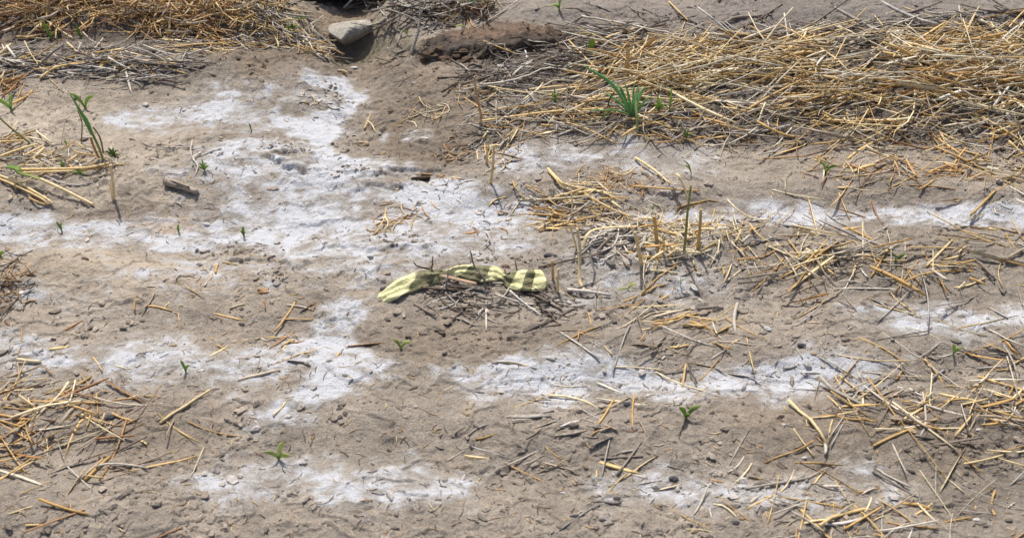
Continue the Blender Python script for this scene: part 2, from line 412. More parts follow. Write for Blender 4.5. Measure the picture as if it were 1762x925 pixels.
# dark organic specks
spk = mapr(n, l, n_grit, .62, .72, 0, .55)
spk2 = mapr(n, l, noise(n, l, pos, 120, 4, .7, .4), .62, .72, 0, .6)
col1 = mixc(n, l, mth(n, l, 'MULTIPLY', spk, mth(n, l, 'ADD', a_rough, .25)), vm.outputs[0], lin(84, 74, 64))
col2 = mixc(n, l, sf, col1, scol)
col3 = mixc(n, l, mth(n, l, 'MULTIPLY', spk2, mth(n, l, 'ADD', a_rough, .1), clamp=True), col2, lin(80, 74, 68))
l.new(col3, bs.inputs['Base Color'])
l.new(mapr(n, l, A_('wet', 'Fac'), 0, 1, .88, .30), bs.inputs['Roughness'])
bs.inputs['Specular IOR Level'].default_value = .3
hh = mth(n, l, 'ADD', mth(n, l, 'MULTIPLY', n_fine, .9), mth(n, l, 'MULTIPLY', n_grit, .35))
hh = mth(n, l, 'ADD', hh, mth(n, l, 'MULTIPLY', n_mid, 1.4))
bp = n.new('ShaderNodeBump'); bp.inputs['Distance'].default_value = .0075; l.new(hh, bp.inputs['Height'])
bp.inputs['Strength'].default_value = .85
l.new(bp.outputs[0], bs.inputs['Normal'])
me.materials.append(gm)

def colmat(name, scale=60, amp=.35, rough=.7, bump=.3, dist=.002, transl=0.0, stretch=None, spec=.3):
    m, n, l, bs = newmat(name)
    tc = n.new('ShaderNodeTexCoord').outputs['Object']
    q = n.new('ShaderNodeAttribute'); q.attribute_name = 'col'
    f = noise(n, l, tc, scale, 5, .6)
    k = mapr(n, l, f, .25, .75, 1 - amp, 1 + amp, False)
    v = n.new('ShaderNodeVectorMath'); v.operation = 'SCALE'; l.new(q.outputs['Color'], v.inputs[0]); l.new(k, v.inputs['Scale'])
    l.new(v.outputs[0], bs.inputs['Base Color'])
    bs.inputs['Roughness'].default_value = rough
    bs.inputs['Specular IOR Level'].default_value = spec
    if bump:
        b = n.new('ShaderNodeBump'); b.inputs['Strength'].default_value = bump; b.inputs['Distance'].default_value = dist
        f2 = noise(n, l, tc, scale * 2.5, 5, .65)
        l.new(mth(n, l, 'ADD', f, mth(n, l, 'MULTIPLY', f2, .6)), b.inputs['Height']); l.new(b.outputs[0], bs.inputs['Normal'])
    if transl:
        t = n.new('ShaderNodeBsdfTranslucent'); l.new(v.outputs[0], t.inputs['Color'])
        mx = n.new('ShaderNodeMixShader'); mx.inputs[0].default_value = transl
        l.new(bs.outputs[0], mx.inputs[1]); l.new(t.outputs[0], mx.inputs[2])
        l.new(mx.outputs[0], n['Material Output'].inputs['Surface'])
    return m
M_STRAW = colmat('dry_straw', 120, .34, .55, .2, .001, .12, spec=.4)
M_WOOD = colmat('weathered_wood', 55, .45, .85, .6, .003)
M_LEAF = colmat('green_leaf', 70, .22, .5, .15, .001, .5, spec=.35)
M_STONE = colmat('field_stone', 55, .42, .88, .9, .005)
M_CLOD = colmat('soil_clod', 45, .35, .95, .8, .006, spec=.15)

# ------------------------------------------------------------------ mesh collector
class MB:
    def __init__(s): s.v, s.f, s.c, s.n = [], [], [], 0
    def add(s, v, f, c):
        s.v.append(v); s.f.extend([[i + s.n for i in q] for q in f])
        c = np.asarray(c, float)
        s.c.append(np.broadcast_to(c, (len(v), 3)) if c.ndim == 1 else c); s.n += len(v)
    def tube(s, P, rad, col, sides=5, flatn=1.0, roll=0.0, col2=None, ref=None):
        P = np.asarray(P, float); n = len(P)
        rad = np.broadcast_to(np.asarray(rad, float), (n,))
        T = np.gradient(P, axis=0); T /= np.linalg.norm(T, axis=1)[:, None] + 1e-12
        d = P[-1] - P[0]
        up = np.array(ref if ref is not None else ((0, 0, 1.) if abs(d[2]) < .8 * np.linalg.norm(d) else (0, -1., .2)))
        S = np.cross(T, up); S /= np.linalg.norm(S, axis=1)[:, None] + 1e-9
        U = np.cross(S, T)
        an = np.linspace(0, 2 * math.pi, sides, endpoint=False)
        roll = np.broadcast_to(np.asarray(roll, float), (n,))
        cr, sr = np.cos(roll)[:, None], np.sin(roll)[:, None]
        S2, U2 = S * cr + U * sr, U * cr - S * sr
        V = (P[:, None] + rad[:, None, None] * (np.cos(an)[None, :, None] * S2[:, None] + flatn * np.sin(an)[None, :, None] * U2[:, None]))
        F = []
        for i in range(n - 1):
            for j in range(sides):
                k = (j + 1) % sides
                F.append([i * sides + j, i * sides + k, (i + 1) * sides + k, (i + 1) * sides + j])
        F.append(list(range(sides))[::-1]); F.append([(n - 1) * sides + j for j in range(sides)])
        c = np.asarray(col, float)
        if col2 is not None:
            t = np.linspace(0, 1, n)[:, None, None]
            c = (c * (1 - t) + np.asarray(col2) * t) * np.ones((1, sides, 1)); c = c.reshape(-1, 3)
        s.add(V.reshape(-1, 3), F, c)
    def lump(s, c, size, col, seed, rot=0.0, rough=.25, base=None):
        V0, F0 = base or ICO1
        k = 1 + rough * (rng.random(len(V0)) - .5) * 2
        V = V0 * k[:, None] * np.asarray(size)
        cz, sz = math.cos(rot), math.sin(rot)
        V = np.stack([V[:, 0] * cz - V[:, 1] * sz, V[:, 0] * sz + V[:, 1] * cz, V[:, 2]], 1) + np.asarray(c)
        s.add(V, F0, col)
    def build(s, name, mat, parent=None, smooth=True, origin=None):
        V = np.concatenate(s.v); C = np.concatenate(s.c)
        o_ = np.array(origin if origin is not None else V.mean(0))
        if origin is None: o_[2] = V[:, 2].min()
        m = bpy.data.meshes.new(name)
        m.from_pydata((V - o_).tolist(), [], s.f)
        m.polygons.foreach_set('use_smooth', np.full(len(m.polygons), smooth))
        at_ = m.attributes.new('col', 'FLOAT_COLOR', 'POINT')
        at_.data.foreach_set('color', np.concatenate([C, np.ones((len(C), 1))], 1).astype(np.float32).ravel())
        m.materials.append(mat); m.update()
        ob = bpy.data.objects.new(name, m); COL.objects.link(ob)
        if parent is not None:
            ob.parent = parent; ob.location = Vector(o_) - parent.location
        else: ob.location = o_
        return ob

def ico(sub):
    import bmesh
    b = bmesh.new(); bmesh.ops.create_icosphere(b, subdivisions=sub, radius=1)
    V = np.array([v.co[:] for v in b.verts]); F = [[v.index for v in f.verts] for f in b.faces]; b.free()
    return V, F
ICO1, ICO2, ICO3 = ico(1), ico(2), ico(3)

def tag(o, label, cat, group=None, kind=None):
    if kind: o['kind'] = kind
    if label: o['label'] = label
    if cat: o['category'] = cat
    if group: o['group'] = group
    return o
def empty(name, loc, label, cat, group=None):
    o = bpy.data.objects.new(name, None); COL.objects.link(o)
    o.location = loc; o.empty_display_size = .03
    return tag(o, label, cat, group)

GOLD = [lin(226, 196, 136), lin(236, 212, 160), lin(210, 174, 110), lin(242, 226, 186), lin(202, 162, 100)]
RUST = [lin(204, 162, 108), lin(188, 142, 92), lin(216, 180, 122), lin(164, 122, 82), lin(226, 190, 134)]
GREY = [lin(182, 173, 160), lin(204, 195, 180), lin(158, 146, 132), lin(134, 122, 110), lin(218, 209, 194)]
DARK = [lin(96, 84, 72), lin(118, 104, 90), lin(76, 66, 58)]
PALE = [lin(232, 218, 184), lin(222, 204, 164), lin(238, 228, 202)]
def pick(pal, r=rng):
    return pal[r.integers(len(pal))] * r.uniform(.82, 1.12)

def densify(P, n):
    P = np.asarray(P, float)
    if len(P) < 3:
        t = np.linspace(0, 1, n)[:, None]; return P[0] * (1 - t) + P[-1] * t
    Q = []
    E = np.vstack([2 * P[0] - P[1], P, 2 * P[-1] - P[-2]])
    for i in range(len(P) - 1):
        p0, p1, p2, p3 = E[i:i + 4]
        for t in np.linspace(0, 1, n, endpoint=False):
            Q.append(.5 * ((2 * p1) + (-p0 + p2) * t + (2 * p0 - 5 * p1 + 4 * p2 - p3) * t * t + (-p0 + 3 * p1 - 3 * p2 + p3) * t ** 3))
    Q.append(P[-1]); return np.array(Q)

# ================================================================== LARGE STRUCTURE
# unseen ledge, added to shade the hollow at the head of the gully
def ledge():
    mb = MB(); nu, nv = 60, 26
    # closed slab: rings along x, each ring a cross-section in y-z
    xs = np.linspace(-1.06, -.16, nu); V = []; ring = []
    for x in xs:
        t = (x + .61) / .45
        q = abs(x + .61) / .23
        arch = .065 + .04 * (1 - q ** 2) if q < 1 else -.15
        y0 = 3.55 + .2 * abs(t) ** 3
        sec = [(y0 + .03, arch), (y0 - .01, arch + .02), (y0 + .02, .16), (y0 + .12, .22), (y0 + .5, .34), (y0 + 1.5, .42), (y0 + 1.6, -.2), (y0 + 1.3, -.2), (y0 + 1.25, arch)]
        ring.append([(x, y, z) for y, z in sec])
    Vv = np.array(ring); k = Vv.shape[1]
    Vv[..., 1] += .025 * fbm(Vv[..., 0] * 1.0, Vv[..., 2] + Vv[..., 1] * .5, 4, 3, 171)
    Vv[..., 2] += .02 * fbm(Vv[..., 0] * 1.0, Vv[..., 1] + Vv[..., 2], 4, 3, 181)
    F = []
    for i in range(nu - 1):
        for j in range(k):
            F.append([i * k + j, i * k + (j + 1) % k, (i + 1) * k + (j + 1) % k, (i + 1) * k + j])
    F.append(list(range(k))); F.append([(nu - 1) * k + j for j in range(k)][::-1])
    mb.add(Vv.reshape(-1, 3), F, lin(112, 84, 62))
    o = mb.build('shade_ledge', M_CLOD, origin=(-.61, 3.5, 0))
    o['kind'] = 'structure'
ledge()

# ================================================================== STRAW AND TWIGS
def pal_of(k): return {'gold': GOLD, 'rust': RUST, 'grey': GREY, 'dark': DARK, 'pale': PALE}[k]

CWORD = {'gold': 'golden', 'rust': 'rusty brown', 'grey': 'grey', 'dark': 'dark brown', 'pale': 'pale'}
def heap(name, poly, count, pal, length, ang, spread, thick, rad, n_ind, stuff_label, ind_name, ind_where, group, cat='straw', curl=.25, leaf=.25, mat=None, seed=0, stuff_cat='straw', gap=.0, feather=.025):
    """a mass of stems in the outline poly (picture points on the ground); the topmost ones are things of their own"""
    r = np.random.default_rng(1000 + seed)
    P = [tuple(at(*p)[:2]) for p in poly]; A = np.array(P)
    lo, hi = A.min(0), A.max(0); items = []
    count = int(count * .62); thick *= U
    xs = []
    while len(xs) < count:
        q = lo + r.random((count * 3, 2)) * (hi - lo)
        sd = poly_sd(P, q[:, 0], q[:, 1])
        den = fbm(q[:, 0], q[:, 1], 2.6, 2, seed % 13) + r.normal(size=len(q)) * .25
        ok = (sd < 0) & (den > gap - .35)
        xs += list(zip(q[ok, 0], q[ok, 1], sd[ok]))
    for x, y, sd in xs[:count]:
        inn = min(1, -sd / .11)
        x += r.normal() * feather * (1.2 - inn); y += r.normal() * feather * (1.2 - inn)
        pk = pal[0] if r.random() < pal[2] else pal[1]
        c = pick(pal_of(pk), r)
        L = r.uniform(*length) * (1 if r.random() < .7 else .5) * U * .95
        th = ang + r.normal() * spread
        if r.random() < .2: th = r.uniform(0, 6.28)
        z0 = thick * inn ** .7 * r.random() ** 1.2
        tilt = r.normal() * .22 * min(1, thick / .03) + r.normal() * .03
        isleaf = r.random() < leaf
        npt = 5
        t = np.linspace(-.5, .5, npt)
        bend = r.normal() * curl * L
        dx, dy = math.cos(th), math.sin(th)
        px_ = x + dx * t * L - dy * bend * (t * t - .08)
        py_ = y + dy * t * L + dx * bend * (t * t - .08)
        if r.random() < .18:                                   # a kinked stem
            kx, ky = r.normal(size=2) * L * .12; px_[2:] += kx * np.array([.3, .8, 1.4]); py_[2:] += ky * np.array([.3, .8, 1.4])
        rr = r.uniform(*rad) * .78 * math.exp(.28 * r.normal()); c = c * r.uniform(.8, 1.08)
        if r.random() < .22: c = c * .45 + c.mean() * .5
        zz = np.array([Hs(a_, b_) for a_, b_ in zip(px_, py_)])
        zc = zz.mean() + z0 + tilt * L * t + (r.normal() * .35 * L * (t * t) * (curl > .3))
        pz = np.maximum(zz + rr * np.array([r.uniform(-1.2, .8), .5, .7, .5, r.uniform(-1.2, .8)]), zc)
        items.append((z0 + .25 * L + r.random() * .03 + .4 * rr, np.stack([px_, py_, pz], 1), rr, c, isleaf, r.uniform(-1, 1), pk, (x - lo[0]) / (hi[0] - lo[0])))
    items.sort(key=lambda q: -q[0])
    def put(mb, it):
        Pp, rr, c, isleaf, ro = it[1:6]
        if isleaf: mb.tube(Pp, rr * np.array([.8, 1.5, 1.6, 1.4, .7]), c, 4, .14, ro + np.linspace(0, 1.5 * ro, 5), col2=c * 1.12)
        else: mb.tube(Pp, rr * np.array([1, 1, 1.0, .95, .85]), c, 5, 1, 0, col2=c * .92)
    for it in items[:n_ind]:
        mb = MB(); put(mb, it)
        third = 'left part' if it[7] < .33 else 'middle' if it[7] < .67 else 'right part'
        lb = '%s %s %s, %s' % (CWORD[it[6]], 'leaf strip' if it[4] else cat, ind_where, third)
        tag(mb.build(ind_name, mat or M_STRAW), lb, cat, group + ', ' + lb.split(',')[0])
    mb = MB()
    for it in items[n_ind:]: put(mb, it)
    if mb.v:
        tag(mb.build(name, mat or M_STRAW), stuff_label, stuff_cat, None, 'stuff')

heap('matted_straw', [(-60,-25),(460,-25),(440,10),(420,40),(330,62),(220,52),(150,45),(80,52),(-60,62)], 2600, ('rust','gold',.62), (.10,.40), 0, .9, .10, (.0016,.0032), 40,
     'thick mat of rusty golden straw along the top left edge', 'loose_straw', 'on the rusty top left straw mat', 'straws on the top left mat', seed=1, curl=.4)
heap('matted_straw', [(250,60),(330,50),(440,30),(470,60),(520,80),(400,90),(300,84)], 210, ('gold','grey',.55), (.10,.35), -.1, .5, .03, (.0016,.003), 8,
     'thin scatter of straw below the top left mat', 'loose_straw', 'just below the top left straw mat', 'straws below the top left mat', seed=2)
heap('straw_bank', [(390,-10),(470,-10),(520,40),(560,80),(580,100),(545,98),(500,78),(440,60),(400,30)], 620, ('gold','grey',.5), (.12,.42), -.75, .35, .08, (.0016,.0032), 22,
     'straw and grey stalks trailing down the left bank of the gully', 'loose_straw', 'on the left gully bank by the big rock', 'stems on the left bank', seed=3)
heap('dead_stalks', [(-60,95),(60,98),(180,92),(270,92),(330,108),(338,124),(310,134),(200,132),(90,134),(-60,134)], 518, ('grey','gold',.84), (.10,.42), .02, .38, .06, (.0018,.0034), 30,
     'windrow of grey dead stalks across the left side', 'broken_stalk', 'in the long windrow at the left', 'stalks in the left windrow', seed=4, cat='stalk', leaf=.16, curl=.26, mat=M_WOOD, stuff_cat='stalks')
heap('straw_tuft', [(-30,128),(10,128),(26,150),(24,166),(-30,168)], 130, ('rust','gold',.5), (.08,.25), 1.2, .6, .08, (.0016,.003), 4,
     'rusty straw tuft cut by the left edge beside a seedling', 'loose_straw', 'in the rusty tuft at the left edge', 'straws in the left edge tuft', seed=5)
heap('straw_litter', [(-30,236),(80,240),(120,262),(190,268),(200,285),(120,300),(-30,300)], 306, ('gold','grey',.6), (.05,.25), .1, .6, .02, (.0012,.0026), 8,
     'thin straw litter around the fallen stems at the left', 'loose_straw', 'among the fallen stems at the left', 'short straws at the left', seed=6)
heap('straw_heap', [(1020,95),(1090,88),(1210,76),(1400,70),(1600,60),(1860,66),(1860,180),(1600,196),(1400,200),(1200,186),(1100,178),(1000,166),(980,140),(1000,112)], 1707, ('gold','pale',.74), (.2,.75), .2, .42, .10, (.0018,.0036), 60,
     'deep heap of golden straw on the right side', 'loose_straw', 'on top of the deep heap at the right', 'straws on the right heap', seed=7, gap=.22, leaf=.36, feather=.05)
heap('straw_litter', [(820,190),(900,170),(1000,160),(1210,170),(1500,190),(1860,180),(1860,250),(1500,262),(1210,250),(1080,246),(960,232),(850,240),(815,214)], 775, ('gold','grey',.62), (.10,.42), .05, .55, .05, (.0016,.0032), 34,
     'loose straw in front of the deep right heap', 'loose_straw', 'loose before the deep right heap', 'loose straws before the right heap', seed=8)
heap('dead_stalks', [(785,125),(830,95),(940,84),(1020,70),(1040,110),(980,150),(900,160),(830,170),(780,150)], 272, ('grey','dark',.66), (.10,.38), .1, .6, .04, (.0015,.003), 24,
     'grey dead stalks left of the golden heap', 'broken_stalk', 'left of the golden straw heap', 'grey stalks by the right heap', seed=9, cat='stalk', leaf=.1, mat=M_WOOD, stuff_cat='stalks')
heap('dead_stalks', [(1000,30),(1100,34),(1210,40),(1500,36),(1860,30),(1860,70),(1500,86),(1210,92),(1080,90),(1010,64)], 372, ('grey','dark',.62), (.15,.6), -.12, .32, .05, (.002,.004), 24,
     'grey dead stalks behind the golden heap', 'broken_stalk', 'behind the golden straw heap', 'grey stalks behind the right heap', seed=10, cat='stalk', leaf=.08, mat=M_WOOD, stuff_cat='stalks')
heap('straw_tangle', [(925,350),(955,325),(1000,318),(1060,335),(1050,362),(1080,378),(1000,392),(940,392),(925,372)], 181, ('gold','grey',.7), (.08,.34), -.2, .55, .035, (.0014,.003), 22,
     'tangle of straw in the right middle of the flat', 'loose_straw', 'in the tangle at right middle', 'straws in the right tangle', seed=11)
heap('fine_dry_grass', [(1000,312),(1030,290),(1090,300),(1120,306),(1080,330),(1020,334)], 102, ('rust','gold',.7), (.05,.16), 0, 1.2, .03, (.0009,.0018), 4,
     'rusty fine dry grass above the right tangle', 'loose_straw', 'above the right tangle', 'rusty grass stems', seed=12, curl=.5)
heap('straw_litter', [(840,250),(880,225),(900,250),(870,280),(860,305),(842,300)], 60, ('gold','grey',.7), (.06,.2), 1.1, .5, .04, (.0015,.003), 4,
     'small straw tuft at the left foot of the right heap', 'loose_straw', 'in the small tuft left of the right heap', 'straws in the small foot tuft', seed=13)
heap('stubble_litter', [(1090,400),(1130,385),(1200,380),(1300,386),(1320,430),(1230,452),(1150,452),(1100,450)], 260, ('gold','pale',.6), (.06,.26), .2, .9, .07, (.0014,.003), 24,
     'broken stubble and curled leaves at the lower right', 'loose_straw', 'among the upright stubble at lower right', 'straws in the lower right stubble', seed=14, curl=.45)
heap('dead_stalks', [(1000,400),(1060,392),(1100,405),(1070,430),(1020,446),(1000,430)], 150, ('grey','dark',.7), (.06,.25), .45, .4, .03, (.0016,.0034), 8,
     'grey broken stalks left of the stubble', 'broken_stalk', 'left of the upright stubble', 'grey stalks by the stubble', seed=15, cat='stalk', mat=M_WOOD, stuff_cat='stalks')
heap('twig_litter', [(752,474),(800,478),(840,490),(960,494),(1000,505),(980,560),(860,560),(740,530),(742,498)], 130, ('grey','dark',.55), (.05,.25), -.15, .5, .03, (.0014,.0034), 14,
     'grey twig litter in front of the striped tape', 'twig', 'in front of the striped tape', 'twigs before the tape', seed=16, cat='twig', leaf=.1, mat=M_WOOD, stuff_cat='twigs')
heap('brush', [(630,-12),(720,-12),(800,-12),(860,-8),(850,20),(790,44),(740,54),(700,40),(660,40),(640,20)], 240, ('grey','dark',.6), (.10,.5), .6, .8, .16, (.0018,.004), 20,
     'grey brushwood at the head of the gully', 'twig', 'in the brushwood at the head of the gully', 'twigs in the gully brush', seed=17, cat='twig', leaf=.05, mat=M_WOOD, curl=.3, stuff_cat='twigs')
heap('fine_dry_grass', [(760,-8),(830,-8),(850,14),(810,40),(765,36)], 200, ('rust','gold',.75), (.08,.28), .9, .8, .12, (.001,.0022), 6,
     'rusty grass beside the gully brushwood', 'loose_straw', 'beside the gully brushwood', 'rusty stems by the brush', seed=18, curl=.4)
heap('root_litter', [(-40,440),(20,450),(45,500),(40,540),(-40,540)], 150, ('rust','dark',.5), (.05,.2), .5, 1, .04, (.001,.0022), 6,
     'reddish root litter at the lower left edge', 'root_fibre', 'in the lower left edge litter', 'root fibres at the left edge', seed=19, cat='root', curl=.5, stuff_cat='roots')
# small tufts on the mud
for i, (poly, k, cnt, L, lb) in enumerate([
   ([(706,200),(730,186),(770,180),(800,192),(790,206),(740,204),(712,222)], ('gold','pale',.7), 46, (.08,.24), 'dry straw wisp on the brown mud in the middle'),
   ([(515,168),(560,162),(590,172),(570,184),(530,182)], ('grey','gold',.6), 50, (.05,.16), 'grey grass wisp on the upper white salt'),
   ([(640,385),(660,362),(680,345),(715,352),(725,376),(690,392),(650,400)], ('rust','gold',.6), 70, (.04,.16), 'rusty root tuft on the salt in the centre'),
   ([(735,325),(760,312),(785,318),(765,330)], ('rust','grey',.6), 34, (.04,.14), 'brown root wisp right of the dark gap'),
   ([(745,262),(790,250),(820,262),(790,282),(755,280)], ('grey','rust',.6), 60, (.04,.18), 'grey root wisp above the dark gap'),
   ([(780,240),(830,225),(850,250),(820,262)], ('dark','grey',.6), 50, (.04,.18), 'dark root wisp at the foot of the right heap'),
   ([(780,135),(830,140),(830,200),(805,190),(785,165)], ('gold','grey',.6), 40, (.06,.2), 'straw wisp left of the grey stalks'),
   ([(270,492),(300,484),(325,490),(315,510),(280,512)], ('gold','rust',.7), 22, (.05,.15), 'small straw wisp near the bottom left of the flat'),
   ([(845,360),(870,352),(885,366),(860,372)], ('rust','dark',.6), 28, (.02,.08), 'small rusty root on the right salt'),
   ([(815,405),(842,395),(848,418),(825,428)], ('rust','dark',.6), 22, (.03,.12), 'curled brown root near the lower middle'),
   ([(275,240),(320,255),(330,275),(290,285),(268,262)], ('grey','dark',.6), 40, (.04,.2), 'grey twig wisp above the weathered wood'),
   ([(655,98),(700,96),(690,118),(650,124)], ('grey','dark',.6), 45, (.03,.16), 'dark root wisp in the gully bed'),
   ([(290,300),(350,295),(362,320),(300,322)], ('grey','gold',.6), 14, (.03,.1), 'grey bits around the weathered wood'),
   ([(940,360),(900,330),(895,345),(930,360)], ('grey','gold',.4), 16, (.06,.2), 'grey straw left of the right tangle')]):
    heap('root_wisp' if 'root' in lb else 'straw_wisp', poly, cnt, k, (L[0] * .8, L[1] * .8), .1, 1.0, .025, (.0011,.0024), 0, lb, '', '', '', seed=40 + i, curl=.45)
# the same field beyond the photograph's edges
for i, (poly, k, cnt, L, ni, th, lb, il) in enumerate([
   ([(1240,440),(1400,400),(1560,420),(1700,400),(1850,420),(1850,480),(1640,500),(1480,480),(1300,500)], ('gold','grey',.65), 620, (.1,.4), 18, .05, 'straw row at the right edge below the golden heap', 'in the right edge row below the golden heap'),
   ([(1330,262),(1500,270),(1700,258),(1850,266),(1850,320),(1640,326),(1450,318)], ('gold','rust',.6), 500, (.1,.36), 10, .04, 'straw band close below the golden heap at far right', 'in the far right band below the golden heap'),
   ([(980,540),(1140,520),(1300,560),(1220,620),(1060,610)], ('gold','grey',.6), 260, (.06,.3), 12, .03, 'straw scatter right of the striped tape', 'scattered right of the striped tape'),
   ([(1380,640),(1560,660),(1800,620),(1800,760),(1640,800),(1460,760)], ('gold','grey',.62), 520, (.08,.34), 16, .04, 'straw patch at the right foreground', 'in the patch at the right foreground'),
   ([(-40,660),(120,690),(240,740),(180,830),(-40,840)], ('gold','rust',.6), 480, (.07,.3), 14, .04, 'straw patch at the left foreground', 'in the patch at the left foreground'),
   ([(860,740),(1000,720),(1120,760),(1060,830),(920,820)], ('grey','gold',.6), 190, (.05,.24), 8, .02, 'grey straw wisp in the centre foreground', 'in the wisp in the centre foreground'),
   ([(340,560),(460,530),(520,556),(430,590)], ('rust','gold',.6), 120, (.04,.2), 4, .02, 'rusty straw wisp left of the tape end', 'in the wisp left of the tape end'),
   ([(1180,850),(1400,830),(1640,880),(1600,960),(1240,950)], ('gold','grey',.6), 360, (.06,.28), 10, .03, 'straw at the lower right corner', 'lying near the lower right corner')]):
    heap('straw_scatter', poly, int(cnt * .55), k, L, .15, .8, th * .8, (.0015,.0031), ni, lb, 'loose_straw', il, 'straws: ' + lb, seed=60 + i, curl=.13, gap=.25, feather=.09, leaf=.4)

# stems one can pick out: traced in the picture, lying on or leaning over the ground
def stem(pts, rad, col, label, cat='straw', name='loose_straw', h=.006, flatn=1.0, mat=None, taper=.8, sides=6, hs=None, group=None, col2=None, wob_=.0):
    hs = [q * U for q in (hs or [h] * len(pts))]; rad = rad * .72
    P = densify([at(p[0], p[1], hh_ + rad * .6) for p, hh_ in zip(pts, hs)], 6)
    P[:, 2] += wob_ * rng.normal(size=len(P))
    rr = rad * np.linspace(1, taper, len(P))
    if flatn == 1.0 and len(P) > 4 and mat is None: rr[len(P) // 2] *= 1.3      # a node
    mb = MB(); mb.tube(P, rr, col, sides, flatn, 0, col2)
    return tag(mb.build(name, mat or M_STRAW), label, cat, group)
def standing(pts, rad, col, label, cat='straw', name='loose_straw', flatn=1.0, mat=None, taper=.7, lean=0.0, group=None, col2=None):
    """first point is the foot on the ground, the others rise above it"""
    rad = rad * .68; lean = lean * U
    b = at(*pts[0]); P = [b - np.array([0, 0, .006])]
    for k, p in enumerate(pts[1:]): P.append(over(p[0], p[1], b[1] + lean * (k + 1) / (len(pts) - 1)))
    P = densify(P, 6)
    mb = MB(); mb.tube(P, rad * np.linspace(1, taper, len(P)), col, 6, flatn, 0, col2)
    return tag(mb.build(name, mat or M_STRAW), label, cat, group)
g0, g1, g2, g3 = GOLD[0], GOLD[1], GOLD[2], GOLD[3]
OLIVE = lin(150, 146, 84)
